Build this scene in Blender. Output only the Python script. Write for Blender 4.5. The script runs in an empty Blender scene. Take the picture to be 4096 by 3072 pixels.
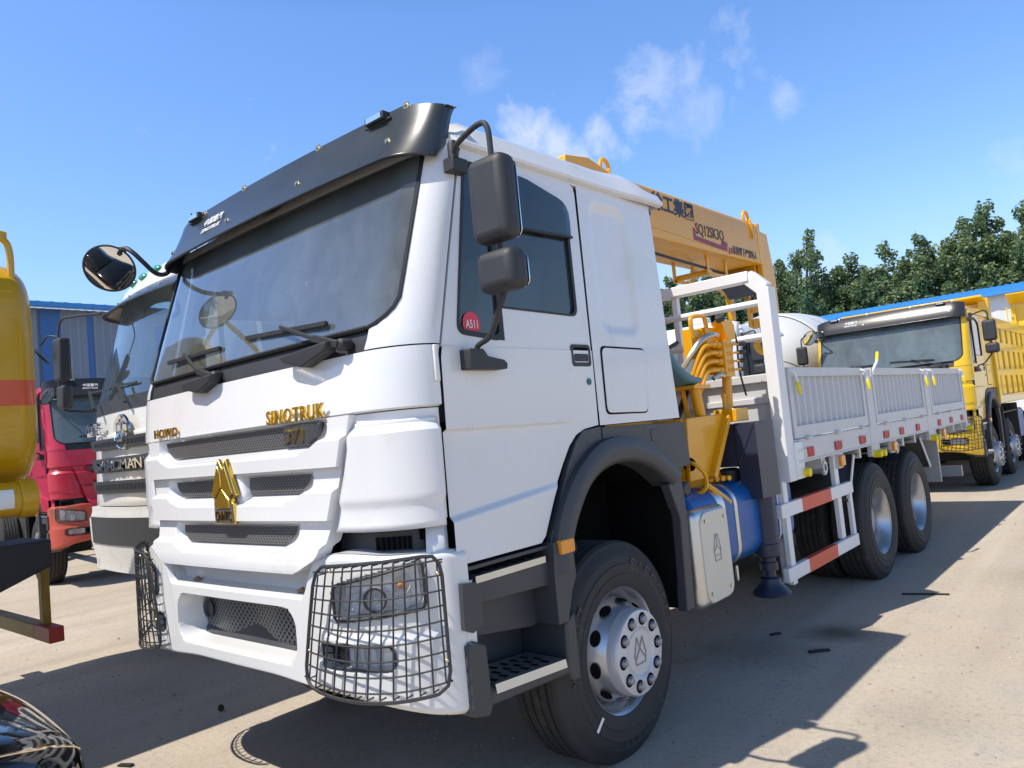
import bpy, bmesh, math, random
from mathutils import Vector as V, Matrix, Euler
from mathutils.geometry import tessellate_polygon
from bpy_extras.object_utils import object_data_add
R = math.radians
PI = math.pi
sin, cos = math.sin, math.cos
random.seed(7)
SC = bpy.context.scene
COL = SC.collection

# ------------------------------------------------------------------ camera
cam_d = bpy.data.cameras.new('camera')
cam = bpy.data.objects.new('camera', cam_d)
COL.objects.link(cam)
cam_d.sensor_width = 36.0
cam_d.lens = 26.65
cam_d.clip_start = 0.05
cam_d.clip_end = 2000
YAW, PITCH, ROLL = -0.71438, 0.06493, -0.09597
fw = V((sin(YAW) * cos(PITCH), cos(YAW) * cos(PITCH), sin(PITCH)))
r0 = V((cos(YAW), -sin(YAW), 0))
u0 = r0.cross(fw)
rt = r0 * cos(ROLL) + u0 * sin(ROLL)
up = rt.cross(fw)
cam.matrix_world = Matrix(((rt.x, up.x, -fw.x, 3.425), (rt.y, up.y, -fw.y, -1.736), (rt.z, up.z, -fw.z, 1.666), (0, 0, 0, 1)))
SC.camera = cam

# ------------------------------------------------------------------ light
SUN_DIR = V((-0.19, -0.60, 1.0)).normalized()          # towards the sun
EL = math.asin(SUN_DIR.z)
AZ = math.atan2(SUN_DIR.x, SUN_DIR.y)
SC.view_settings.view_transform = 'Standard'
SC.view_settings.look = 'None'
SC.view_settings.gamma = 1.0
SC.view_settings.exposure = 0.27
sun_d = bpy.data.lights.new('sun', 'SUN')
sun_d.energy = 4.4
sun_d.angle = R(0.53)
sun_d.color = (1.0, 0.94, 0.84)
sun = bpy.data.objects.new('sun', sun_d)
COL.objects.link(sun)
sun.rotation_euler = SUN_DIR.to_track_quat('Z', 'Y').to_euler()

world = bpy.data.worlds.new('World')
SC.world = world
world.use_nodes = True
wn, wl_ = world.node_tree.nodes, world.node_tree.links
wn.clear()
w_out = wn.new('ShaderNodeOutputWorld')
w_bg = wn.new('ShaderNodeBackground')
w_bg.inputs['Strength'].default_value = 0.145
sky = wn.new('ShaderNodeTexSky')
sky.sky_type = 'NISHITA'
sky.sun_disc = False
sky.sun_elevation = EL
sky.sun_rotation = AZ
sky.altitude = 0
sky.air_density = 1.25
sky.dust_density = 0.6
sky.ozone_density = 3.2
hs = wn.new('ShaderNodeHueSaturation')
hs.inputs['Saturation'].default_value = 1.24
hs.inputs['Value'].default_value = 1.0
wl_.new(sky.outputs[0], hs.inputs['Color'])
# hazy summer sky: brighter low down, deeper towards the zenith
sg_tc = wn.new('ShaderNodeTexCoord')
sg_sep = wn.new('ShaderNodeSeparateXYZ')
wl_.new(sg_tc.outputs['Generated'], sg_sep.inputs[0])
sg_rp = wn.new('ShaderNodeValToRGB')
sg_rp.color_ramp.elements[0].color = (.60, .56, .64, 1)
sg_rp.color_ramp.elements[1].color = (.21, .20, .175, 1)
for p_, v_ in ((.22, (.88, .80, .86)), (.5, (1.0, .84, .91)), (.72, (.36, .335, .31))):
    e_ = sg_rp.color_ramp.elements.new(p_)
    e_.color = (*v_, 1)
wl_.new(sg_sep.outputs['Z'], sg_rp.inputs[0])
sg_mu = wn.new('ShaderNodeVectorMath')
sg_mu.operation = 'MULTIPLY'
wl_.new(hs.outputs[0], sg_mu.inputs[0])
wl_.new(sg_rp.outputs[0], sg_mu.inputs[1])
sg_sc = wn.new('ShaderNodeVectorMath')
sg_sc.operation = 'SCALE'
sg_sc.inputs['Scale'].default_value = 1.52
wl_.new(sg_mu.outputs[0], sg_sc.inputs[0])
# a few wispy clouds in the sky: noise broken blobs round fixed sky directions
tc = wn.new('ShaderNodeTexCoord')
nz = wn.new('ShaderNodeTexNoise')
nz.inputs['Scale'].default_value = 11.0
nz.inputs['Detail'].default_value = 8.0
nz.inputs['Roughness'].default_value = 0.62
nz.inputs['Distortion'].default_value = 0.25
wl_.new(tc.outputs['Generated'], nz.inputs['Vector'])


def wmath(op, a, b=None, clamp=False):
    n = wn.new('ShaderNodeMath')
    n.operation = op
    n.use_clamp = clamp
    for i, v in enumerate((a, b)):
        if v is None:
            continue
        if isinstance(v, (int, float)):
            n.inputs[i].default_value = v
        else:
            wl_.new(v, n.inputs[i])
    return n.outputs[0]


def cloud(direction, rad, gain):
    d = wn.new('ShaderNodeVectorMath')
    d.operation = 'DISTANCE'
    wl_.new(tc.outputs['Generated'], d.inputs[0])
    d.inputs[1].default_value = direction
    f = wmath('SUBTRACT', 1.0, wmath('DIVIDE', d.outputs['Value'], rad), True)
    n = wmath('ADD', wmath('MULTIPLY', f, 0.75 + .45 * gain), wmath('MULTIPLY', wmath('SUBTRACT', nz.outputs['Fac'], 0.5), 3.4))
    n = wmath('SUBTRACT', n, 0.52)
    return wmath('MULTIPLY', wmath('MULTIPLY', n, 1.5, True), min(1.0, gain), True)


def px_dir(px, py):
    return tuple((fw + rt * ((px * 1.8517 - 2048) / 3032.5) - up * ((py * 1.8517 - 1536) / 3032.5)).normalized())


acc = None
for (px, py, rad, gain) in [(1135, 290, 0.075, 1.2), (1200, 300, 0.085, 1.2), (1290, 320, 0.08, 1.0), (1365, 262, 0.05, 0.9), (1250, 345, 0.09, 1.1), (1430, 155, 0.075, 0.55), (1500, 140, 0.075, 0.55), (1590, 140, 0.075, 0.6),
                            (1685, 215, 0.045, 0.6), (1530, 215, 0.10, 0.4), (1740, 570, 0.10, 0.6), (1030, 150, 0.05, 0.3), (2190, 380, 0.08, 0.4), (1500, 560, .08, .4)]:
    c = cloud(px_dir(px, py), rad, gain)
    acc = c if acc is None else wmath('MAXIMUM', acc, c)
acc = wmath('MULTIPLY', acc, 0.66, True)
mx = wn.new('ShaderNodeMixRGB')
mx.inputs['Color2'].default_value = (5.0, 5.3, 6.2, 1)
wl_.new(acc, mx.inputs['Fac'])
wl_.new(sg_sc.outputs[0], mx.inputs['Color1'])
wl_.new(mx.outputs[0], w_bg.inputs['Color'])
wl_.new(w_bg.outputs[0], w_out.inputs['Surface'])
SC.cycles.max_bounces = 8
SC.cycles.transparent_max_bounces = 12


# ------------------------------------------------------------------ helpers
class MB:
    """Collects shapes and links them as one mesh object; s=-1 mirrors across x."""
    def __init__(self, s=1):
        self.v, self.f, self.s, self.mi, self.cur = [], [], s, [], 0

    def add(self, vs, fs):
        k = len(self.v)
        self.v += [V(p) for p in vs]
        self.f += [[i + k for i in f] for f in fs]
        self.mi += [self.cur] * len(fs)
        return self

    def bx(self, x0, x1, y0, y1, z0, z1):
        return self.add([(x0, y0, z0), (x1, y0, z0), (x1, y1, z0), (x0, y1, z0), (x0, y0, z1), (x1, y0, z1), (x1, y1, z1), (x0, y1, z1)],
                        [(3, 2, 1, 0), (4, 5, 6, 7), (0, 1, 5, 4), (1, 2, 6, 5), (2, 3, 7, 6), (3, 0, 4, 7)])

    def bar(self, p, q, w, h, upv=(0, 0, 1)):
        p, q = V(p), V(q)
        d = (q - p).normalized()
        a = d.cross(V(upv))
        if a.length < 1e-4:
            a = d.cross(V((1, 0, 0)))
        a.normalize()
        b = a.cross(d)
        a, b = a * w / 2, b * h / 2
        vs = [p - a - b, p + a - b, p + a + b, p - a + b, q - a - b, q + a - b, q + a + b, q - a + b]
        return self.add(vs, [(0, 1, 2, 3), (7, 6, 5, 4), (4, 5, 1, 0), (5, 6, 2, 1), (6, 7, 3, 2), (7, 4, 0, 3)])

    def tube(self, pts, r, n=8, closed=False, cap=True):
        pts = [V(p) for p in pts]
        N = len(pts)
        rs = r if isinstance(r, (list, tuple)) else [r] * N
        ts = []
        for i in range(N):
            a = pts[(i - 1) % N] if (closed or i > 0) else pts[i]
            b = pts[(i + 1) % N] if (closed or i < N - 1) else pts[i]
            ts.append((b - a).normalized())
        nrm = ts[0].orthogonal().normalized()
        vs = []
        for i in range(N):
            if i:
                nrm = nrm - ts[i] * nrm.dot(ts[i])
                nrm.normalize()
            bi = ts[i].cross(nrm)
            for k in range(n):
                a = 2 * PI * k / n
                vs.append(pts[i] + (nrm * cos(a) + bi * sin(a)) * rs[i])
        fs = []
        for i in range(N if closed else N - 1):
            j = (i + 1) % N
            for k in range(n):
                fs.append((i * n + k, i * n + (k + 1) % n, j * n + (k + 1) % n, j * n + k))
        if cap and not closed:
            fs.append(tuple(range(n - 1, -1, -1)))
            fs.append(tuple((N - 1) * n + k for k in range(n)))
        return self.add(vs, fs)

    def lathe(self, prof, o, axis=(1, 0, 0), n=48, a0=0, a1=2 * PI):
        """prof: (radius, offset along axis)."""
        ax = V(axis).normalized()
        e1 = ax.orthogonal().normalized()
        e2 = ax.cross(e1)
        full = abs(a1 - a0 - 2 * PI) < 1e-5
        m = n if full else n + 1
        vs, fs = [], []
        for (r, a) in prof:
            for k in range(m):
                t = a0 + (a1 - a0) * k / n
                vs.append(V(o) + ax * a + (e1 * cos(t) + e2 * sin(t)) * r)
        for i in range(len(prof) - 1):
            for k in range(n):
                k2 = (k + 1) % m
                fs.append((i * m + k, i * m + k2, (i + 1) * m + k2, (i + 1) * m + k))
        if full:
            for i, rev in ((0, True), (len(prof) - 1, False)):
                if prof[i][0] < 1e-4:
                    continue
        return self.add(vs, fs)

    def prism(self, poly, plane, a0, a1, holes=()):
        """polygon (2-D) extruded along an axis; plane 'x': (y,z), 'y': (x,z), 'z': (x,y)."""
        def m(p, a):
            return {'x': (a, p[0], p[1]), 'y': (p[0], a, p[1]), 'z': (p[0], p[1], a)}[plane]
        loops = [list(poly)] + [list(h) for h in holes]
        flat = [p for l in loops for p in l]
        n = len(flat)
        vs = [m(p, a0) for p in flat] + [m(p, a1) for p in flat]
        fs = []
        if holes:
            tris = tessellate_polygon([[V((p[0], p[1], 0)) for p in l] for l in loops])
            for t in tris:
                fs.append(tuple(t))
                fs.append(tuple(i + n for i in reversed(t)))
        else:
            fs.append(tuple(range(n)))
            fs.append(tuple(range(2 * n - 1, n - 1, -1)))
        k = 0
        for l in loops:
            for i in range(len(l)):
                j = (i + 1) % len(l)
                fs.append((k + i, k + j, n + k + j, n + k + i))
            k += len(l)
        return self.add(vs, fs)

    def grid(self, fn, us, vs_):
        vs, fs = [], []
        m = len(us)
        for b in vs_:
            for a in us:
                vs.append(fn(a, b))
        for j in range(len(vs_) - 1):
            for i in range(m - 1):
                fs.append((j * m + i, j * m + i + 1, (j + 1) * m + i + 1, (j + 1) * m + i))
        return self.add(vs, fs)

    def sph(self, c, r, n=12, m=8, sc=(1, 1, 1)):
        vs, fs = [], []
        for j in range(m + 1):
            t = PI * j / m
            for k in range(n):
                a = 2 * PI * k / n
                vs.append((c[0] + r * sc[0] * sin(t) * cos(a), c[1] + r * sc[1] * sin(t) * sin(a), c[2] + r * sc[2] * cos(t)))
        for j in range(m):
            for k in range(n):
                fs.append((j * n + k, (j + 1) * n + k, (j + 1) * n + (k + 1) % n, j * n + (k + 1) % n))
        return self.add(vs, fs)

    def build(self, name, mat, parent=None, bevel=0, angle=35, thick=0, flat=False, seg=2, recalc=True):
        s = self.s
        me = bpy.data.meshes.new(name)
        me.from_pydata([(p.x * s, p.y, p.z) for p in self.v], [], [tuple(reversed(f)) for f in self.f] if s < 0 else self.f)
        if any(self.mi):
            me.polygons.foreach_set('material_index', self.mi)
        bm = bmesh.new()
        bm.from_mesh(me)
        bmesh.ops.remove_doubles(bm, verts=bm.verts, dist=1e-5)
        if recalc:
            bmesh.ops.recalc_face_normals(bm, faces=bm.faces)
        bm.to_mesh(me)
        bm.free()
        for mt_ in (mat if isinstance(mat, (list, tuple)) else [mat]):
            me.materials.append(mt_)
        if not flat:
            me.shade_smooth()
            me.set_sharp_from_angle(angle=R(angle))
        o = bpy.data.objects.new(name, me)
        COL.objects.link(o)
        if parent:
            o.parent = parent
        if thick:
            md = o.modifiers.new('thick', 'SOLIDIFY')
            md.thickness = abs(thick)
            md.offset = -1 if thick > 0 else 1
        if bevel:
            md = o.modifiers.new('bevel', 'BEVEL')
            md.width = bevel
            md.segments = seg
            md.limit_method = 'ANGLE'
            md.angle_limit = R(40)
            md.harden_normals = False
        return o


def lin(a, b, n):
    return [a + (b - a) * i / n for i in range(n + 1)]


def itp(t, tab):
    if t <= tab[0][0]:
        return tab[0][1]
    for (a, va), (b, vb) in zip(tab, tab[1:]):
        if t <= b:
            return va + (vb - va) * (t - a) / (b - a)
    return tab[-1][1]


def sst(a, b, x):
    t = min(1, max(0, (x - a) / (b - a)))
    return t * t * (3 - 2 * t)


def curve(pts, n=6):
    """smooth path through points (Catmull-Rom)."""
    P = [V(p) for p in pts]
    P = [P[0] * 2 - P[1]] + P + [P[-1] * 2 - P[-2]]
    out = []
    for i in range(1, len(P) - 2):
        for k in range(n):
            t = k / n
            out.append(0.5 * ((2 * P[i]) + (P[i + 1] - P[i - 1]) * t + (2 * P[i - 1] - 5 * P[i] + 4 * P[i + 1] - P[i + 2]) * t * t + (3 * P[i] - P[i - 1] - 3 * P[i + 1] + P[i + 2]) * t ** 3))
    out.append(P[-2])
    return out


def rrect(x0, x1, y0, y1, r, n=5):
    out = []
    for cx, cy, a in ((x1 - r, y1 - r, 0), (x0 + r, y1 - r, 90), (x0 + r, y0 + r, 180), (x1 - r, y0 + r, 270)):
        for k in range(n + 1):
            t = R(a + 90 * k / n)
            out.append((cx + r * cos(t), cy + r * sin(t)))
    return out


def rpoly(pts, r, n=4):
    """round the corners of a polygon."""
    out = []
    N = len(pts)
    for i in range(N):
        p, a, b = V(pts[i]).to_2d(), V(pts[i - 1]).to_2d(), V(pts[(i + 1) % N]).to_2d()
        rr = r[i] if isinstance(r, (list, tuple)) else r
        rr = min(rr, (a - p).length * .49, (b - p).length * .49)
        s, e = p + (a - p).normalized() * rr, p + (b - p).normalized() * rr
        for k in range(n + 1):
            t = k / n
            q = s * (1 - t) ** 2 + p * 2 * t * (1 - t) + e * t * t
            out.append((q.x, q.y))
    return out


def thing(name, label, cat, loc=(0, 0, 0), rz=0, group=None):
    o = bpy.data.objects.new(name, None)
    o.empty_display_size = 0.2
    COL.objects.link(o)
    o.location = loc
    o.rotation_euler = (0, 0, rz)
    tag(o, label, cat, group)
    return o


def tag(o, label, cat, group=None, kind=None):
    if label:
        o['label'] = label
    if cat:
        o['category'] = cat
    if group:
        o['group'] = group
    if kind:
        o['kind'] = kind
    return o


def dup(o, parent=None):
    c = o.copy()
    COL.objects.link(c)
    if parent:
        c.parent = parent
    for ch in list(o.children):
        dup(ch, c)
    return c


ROT = {'front': Euler((PI / 2, 0, 0)), 'left': Euler((PI / 2, 0, PI / 2))}


def text(body, name, mat, parent, centre, w, h, face='front', ext=0.004, off=0.0, shear=0, rot=None, sp=1.0):
    """raised lettering, scaled to width w and height h, centred at a point."""
    cu = bpy.data.curves.new(name, 'FONT')
    cu.body = body
    cu.size = 1
    cu.extrude = 0.01
    cu.offset = off * .45
    cu.space_character = sp
    cu.shear = shear
    cu.resolution_u = 3
    o = bpy.data.objects.new(name, cu)
    COL.objects.link(o)
    dg = bpy.context.evaluated_depsgraph_get()
    me = bpy.data.meshes.new_from_object(o.evaluated_get(dg))
    bpy.data.objects.remove(o)
    bpy.data.curves.remove(cu)
    xs = [v.co.x for v in me.vertices]
    ys_ = [v.co.y for v in me.vertices]
    sx = w / (max(xs) - min(xs))
    sy = h / (max(ys_) - min(ys_))
    cx, cy = (max(xs) + min(xs)) / 2, (max(ys_) + min(ys_)) / 2
    m = (rot or ROT[face]).to_matrix()
    for v in me.vertices:
        p = V(((v.co.x - cx) * sx, (v.co.y - cy) * sy, v.co.z / 0.01 * ext))
        v.co = m @ p + V(centre)
    me.materials.clear()
    me.materials.append(mat)
    me.name = name
    o = bpy.data.objects.new(name, me)
    COL.objects.link(o)
    o.parent = parent
    return o


# ------------------------------------------------------------------ materials
def M(name, col, rough=0.5, metal=0.0, coat=0.0, var=0.0, vs=6.0, bump=0.0, bs=60.0, dirt=None, ds=3.0, dth=0.55, spec=0.5, stretch=None, rvar=0.0):
    m = bpy.data.materials.new(name)
    m.use_nodes = True
    n, l = m.node_tree.nodes, m.node_tree.links
    b = n['Principled BSDF']
    b.inputs['Base Color'].default_value = (*col, 1)
    b.inputs['Roughness'].default_value = rough
    b.inputs['Metallic'].default_value = metal
    b.inputs['Coat Weight'].default_value = coat
    b.inputs['Coat Roughness'].default_value = 0.04
    b.inputs['Specular IOR Level'].default_value = spec
    if var or bump or dirt or rvar:
        tcn = n.new('ShaderNodeTexCoord')
        src = tcn.outputs['Object']
        if stretch:
            mp = n.new('ShaderNodeMapping')
            mp.inputs['Scale'].default_value = stretch
            l.new(src, mp.inputs['Vector'])
            src = mp.outputs[0]
        last = None
        if var:
            t = n.new('ShaderNodeTexNoise')
            t.inputs['Scale'].default_value = vs
            t.inputs['Detail'].default_value = 6
            l.new(src, t.inputs['Vector'])
            x = n.new('ShaderNodeMixRGB')
            x.blend_type = 'MIX'
            x.inputs[1].default_value = (*[c * (1 - var) for c in col], 1)
            x.inputs[2].default_value = (*[min(1, c * (1 + var)) for c in col], 1)
            l.new(t.outputs['Fac'], x.inputs[0])
            last = x.outputs[0]
        if dirt:
            t = n.new('ShaderNodeTexNoise')
            t.inputs['Scale'].default_value = ds
            t.inputs['Detail'].default_value = 9
            t.inputs['Roughness'].default_value = 0.7
            l.new(src, t.inputs['Vector'])
            rp = n.new('ShaderNodeValToRGB')
            rp.color_ramp.elements[0].position = dth
            rp.color_ramp.elements[1].position = min(1, dth + 0.2)
            l.new(t.outputs['Fac'], rp.inputs[0])
            x = n.new('ShaderNodeMixRGB')
            x.inputs[1].default_value = (*col, 1)
            if last:
                l.new(last, x.inputs[1])
            x.inputs[2].default_value = (*dirt, 1)
            l.new(rp.outputs[0], x.inputs[0])
            last = x.outputs[0]
        if last:
            l.new(last, b.inputs['Base Color'])
        if rvar:
            t = n.new('ShaderNodeTexNoise')
            t.inputs['Scale'].default_value = 4
            t.inputs['Detail'].default_value = 7
            l.new(src, t.inputs['Vector'])
            mr = n.new('ShaderNodeMapRange')
            mr.inputs['To Min'].default_value = max(0.02, rough - rvar)
            mr.inputs['To Max'].default_value = min(1, rough + rvar)
            l.new(t.outputs['Fac'], mr.inputs['Value'])
            l.new(mr.outputs[0], b.inputs['Roughness'])
        if bump:
            t = n.new('ShaderNodeTexNoise')
            t.inputs['Scale'].default_value = bs
            t.inputs['Detail'].default_value = 5
            l.new(src, t.inputs['Vector'])
            bp = n.new('ShaderNodeBump')
            bp.inputs['Strength'].default_value = bump
            bp.inputs['Distance'].default_value = 0.01
            l.new(t.outputs['Fac'], bp.inputs['Height'])
            l.new(bp.outputs[0], b.inputs['Normal'])
    return m


def glass(name, tint, dust=0.08, refl=1.0, dcol=(0.6, 0.65, 0.7)):
    """thin pane: clear with fresnel reflection and a film of uneven dust."""
    m = bpy.data.materials.new(name)
    m.use_nodes = True
    n, l = m.node_tree.nodes, m.node_tree.links
    n.clear()
    out = n.new('ShaderNodeOutputMaterial')
    tr = n.new('ShaderNodeBsdfTransparent')
    tr.inputs[0].default_value = (*tint, 1)
    gl = n.new('ShaderNodeBsdfGlossy')
    gl.inputs['Roughness'].default_value = 0.015
    df = n.new('ShaderNodeBsdfDiffuse')
    df.inputs[0].default_value = (*dcol, 1)
    fr = n.new('ShaderNodeFresnel')
    fr.inputs[0].default_value = 1.5
    mu = n.new('ShaderNodeMath')
    mu.operation = 'MULTIPLY'
    mu.use_clamp = True
    mu.inputs[1].default_value = 1.7 * refl
    l.new(fr.outputs[0], mu.inputs[0])
    tcn = n.new('ShaderNodeTexCoord')
    mp = n.new('ShaderNodeMapping')
    mp.inputs['Scale'].default_value = (2.2, 2.2, 1.1)
    mp.inputs['Rotation'].default_value = (0.3, 0.6, 0.2)
    l.new(tcn.outputs['Object'], mp.inputs['Vector'])
    t = n.new('ShaderNodeTexNoise')
    t.inputs['Scale'].default_value = 1.6
    t.inputs['Detail'].default_value = 9
    t.inputs['Roughness'].default_value = 0.65
    t.inputs['Distortion'].default_value = 0.7
    l.new(mp.outputs[0], t.inputs['Vector'])
    mr = n.new('ShaderNodeMapRange')
    mr.inputs['From Min'].default_value = 0.35
    mr.inputs['From Max'].default_value = 0.7
    mr.inputs['To Min'].default_value = dust * 0.72
    mr.inputs['To Max'].default_value = dust * 1.35
    l.new(t.outputs['Fac'], mr.inputs['Value'])
    m1 = n.new('ShaderNodeMixShader')
    l.new(mr.outputs[0], m1.inputs[0])
    l.new(tr.outputs[0], m1.inputs[1])
    l.new(df.outputs[0], m1.inputs[2])
    m2 = n.new('ShaderNodeMixShader')
    l.new(mu.outputs[0], m2.inputs[0])
    l.new(m1.outputs[0], m2.inputs[1])
    l.new(gl.outputs[0], m2.inputs[2])
    l.new(m2.outputs[0], out.inputs['Surface'])
    return m


def mesh_mat(name, scale, wire=(0.12, 0.12, 0.125), hole=(0.006, 0.006, 0.007), w=0.22):
    """expanded metal mesh: regular diamond cells."""
    m = M(name, wire, 0.45)
    n, l = m.node_tree.nodes, m.node_tree.links
    tcn = n.new('ShaderNodeTexCoord')
    mp = n.new('ShaderNodeMapping')
    mp.inputs['Rotation'].default_value = (0, R(45), 0)
    l.new(tcn.outputs['Object'], mp.inputs['Vector'])
    sp = n.new('ShaderNodeSeparateXYZ')
    l.new(mp.outputs[0], sp.inputs[0])
    cb = n.new('ShaderNodeCombineXYZ')
    l.new(sp.outputs['X'], cb.inputs['X'])
    l.new(sp.outputs['Z'], cb.inputs['Y'])
    vo = n.new('ShaderNodeTexVoronoi')
    vo.voronoi_dimensions = '2D'
    vo.feature = 'DISTANCE_TO_EDGE'
    vo.inputs['Scale'].default_value = scale
    vo.inputs['Randomness'].default_value = 0
    l.new(cb.outputs[0], vo.inputs['Vector'])
    st = n.new('ShaderNodeMath')
    st.operation = 'LESS_THAN'
    st.inputs[1].default_value = w
    l.new(vo.outputs['Distance'], st.inputs[0])
    x = n.new('ShaderNodeMixRGB')
    x.inputs[1].default_value = (*hole, 1)
    x.inputs[2].default_value = (*wire, 1)
    l.new(st.outputs[0], x.inputs[0])
    l.new(x.outputs[0], n['Principled BSDF'].inputs['Base Color'])
    return m


WHITE = M('white_paint', (0.72, 0.72, 0.725), 0.26, coat=0.5, var=0.025, vs=3, rvar=0.08, bump=0.05, bs=2.2, dirt=(0.64, 0.62, 0.58), ds=2.2, dth=0.56)
WBODY = M('bed_white_paint', (0.57, 0.57, 0.575), 0.42, var=0.06, vs=9, dirt=(0.50, 0.47, 0.43), ds=5, dth=0.62)
WRAIL = M('frame_white_paint', (0.76, 0.76, 0.76), 0.4, var=0.04, vs=9, dirt=(0.42, 0.26, 0.12), ds=4, dth=0.68)
BUMPW = M('bumper_white', (0.72, 0.72, 0.715), 0.3, coat=0.4, dirt=(0.60, 0.53, 0.43), ds=7, dth=0.66)
BLACK = M('black_plastic', (0.030, 0.031, 0.034), 0.55, var=0.25, vs=9, bump=0.12, bs=260)
GREYP = M('grey_plastic', (0.050, 0.053, 0.060), 0.5, var=0.12, vs=5, bump=0.05, bs=300)
VISOR = M('visor_plastic', (0.034, 0.040, 0.046), 0.30, var=0.2, vs=4, rvar=0.08)
VISOR2 = M('dull_visor_plastic', (0.030, 0.030, 0.036), 0.24)
DARK = M('dark_void', (0.006, 0.006, 0.0065), 0.9, spec=.1)
CHASS = M('chassis_paint', (0.022, 0.022, 0.024), 0.6, dirt=(0.07, 0.06, 0.05), ds=6, dth=0.55)
RUBBER = M('rubber', (0.028, 0.028, 0.029), 0.72, var=0.2, vs=8, dirt=(0.075, 0.068, 0.06), ds=5, dth=0.6)
TREAD = M('tyre_tread', (0.034, 0.033, 0.032), 0.85, var=0.25, vs=20, dirt=(0.10, 0.09, 0.075), ds=9, dth=0.55)
TYRETXT = M('tyre_lettering', (0.042, 0.042, 0.045), 0.6)
RIM = M('rim_silver', (0.44, 0.45, 0.47), 0.28, metal=0.75, var=0.06, vs=8, rvar=0.1)
HUBC = M('hub_cap_silver', (0.56, 0.57, 0.60), 0.42, metal=0.35)
NUT = M('wheel_nut', (0.30, 0.30, 0.32), 0.4, metal=0.6)
ALU = M('aluminium', (0.62, 0.62, 0.60), 0.34, metal=0.9, var=0.08, vs=6, rvar=0.1)
CHROME = M('chrome', (0.80, 0.80, 0.82), 0.07, metal=1.0)
MIRROR = M('mirror_glass', (0.85, 0.87, 0.88), 0.01, metal=1.0)
GOLD = M('gold_plating', (0.80, 0.53, 0.09), 0.27, metal=0.9)
GOLDD = M('dark_gold_plating', (0.45, 0.27, 0.06), 0.18, metal=1.0)
EMBG = M('emblem_grey', (0.10, 0.10, 0.10), 0.5)
BOLTM = M('zinc_bolt', (0.72, 0.62, 0.40), 0.28, metal=1.0)
GLASS = glass('windscreen_glass', (0.84, 0.89, 0.90), 0.145, 1.35, (0.56, 0.64, 0.67))
GLASSD = glass('tinted_side_glass', (0.30, 0.38, 0.42), 0.05, 1.0, (0.3, 0.36, 0.38))
GLASSB = glass('far_truck_glass', (0.62, 0.74, 0.76), 0.22, 1.0, (0.46, 0.58, 0.60))
LENS = glass('lamp_lens', (0.98, 0.98, 0.99), 0.03, 0.9)
GASKET = M('window_rubber', (0.012, 0.012, 0.013), 0.5)
AMBER = M('amber_lens', (0.80, 0.30, 0.02), 0.2, coat=0.6)
REDL = M('red_reflector', (0.50, 0.010, 0.025), 0.4, spec=.2)
ORR = M('red_orange_paint', (0.66, 0.10, 0.055), 0.5, var=0.1, vs=9)
STICK = M('red_sticker', (0.72, 0.04, 0.08), 0.5)
WTXT = M('white_lettering', (0.82, 0.82, 0.82), 0.5)
NAVY = M('navy_crane_paint', (0.022, 0.030, 0.058), 0.42, coat=0.0, var=0.12, vs=6)
NAVYT = M('navy_lettering', (0.02, 0.025, 0.07), 0.5)
MAROON = M('maroon_marking', (0.28, 0.035, 0.07), 0.5)
CRANE = M('crane_yellow', (0.80, 0.37, 0.004), 0.38, coat=0.25, var=0.08, vs=5, dirt=(0.45, 0.20, 0.03), ds=7, dth=0.68)
YEL = M('dumper_yellow', (0.80, 0.49, 0.006), 0.25, coat=0.45, var=0.04, vs=4)
TANKY = M('tank_yellow', (0.60, 0.33, 0.004), 0.3, coat=0.3, var=0.12, vs=2.5, stretch=(0.3, 3, 0.6), rvar=0.08)  # vertical streaks: reflections put into the yellow as colour variation
TANKR = M('tank_red_band', (0.70, 0.10, 0.03), 0.35, coat=0.4, var=0.1, vs=5)
REDT = M('faded_red_paint', (0.50, 0.018, 0.050), 0.34, coat=0.3, var=0.12, vs=4, dirt=(0.35, 0.10, 0.08), ds=5, dth=0.64)
REDR = M('rusty_red_bumper', (0.50, 0.075, 0.045), 0.5, var=0.15, dirt=(0.16, 0.10, 0.06), ds=5, dth=0.50)
YTIP = M('yellow_rubber', (0.85, 0.68, 0.0), 0.45)
TANKB = M('blue_fuel_tank', (0.003, 0.095, 0.34), 0.34, spec=.4)
SEATB = M('blue_operator_seat', (0.10, 0.23, 0.30), 0.5)
DASH = M('dashboard', (0.58, 0.61, 0.63), 0.6)
SEATG = M('seat_fabric', (0.42, 0.46, 0.50), 0.45)
TRIM = M('cab_trim', (0.66, 0.69, 0.70), 0.8)
TRIMD = M('cab_headlining', (0.09, 0.10, 0.115), 0.9)
MESH = mesh_mat('grille_mesh', 62)
MESHB = mesh_mat('bumper_mesh', 42, wire=(0.16, 0.16, 0.16), w=0.17)
SHEDB = M('shed_blue_roof', (0.035, 0.24, 0.62), 0.45, var=0.10, vs=0.6, dirt=(0.42, 0.40, 0.36), ds=0.5, dth=0.68)
SHEDW = M('shed_grey_blue_wall', (0.20, 0.25, 0.32), 0.6, var=0.2, vs=1.2, dirt=(0.16, 0.15, 0.16), ds=1.2, dth=0.55, stretch=(1, 1, 0.25))
SHEDS = M('shed_blue_strip', (0.03, 0.13, 0.36), 0.5, var=0.1)
SHEDP = M('shed_white_wall', (0.62, 0.64, 0.66), 0.6, var=0.06)
CARB = M('black_car_paint', (0.006, 0.006, 0.008), 0.06, coat=1.0)
MIXW = M('mixer_white', (0.72, 0.71, 0.67), 0.32, coat=0.3, var=0.04, vs=2)
SHW = M('cream_white_paint', (0.72, 0.71, 0.67), 0.3, coat=0.4, var=0.03)
GREENL = M('green_marker_lens', (0.02, 0.30, 0.20), 0.2, coat=0.6)
HOSE = M('hydraulic_hose', (0.014, 0.014, 0.015), 0.5)
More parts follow.
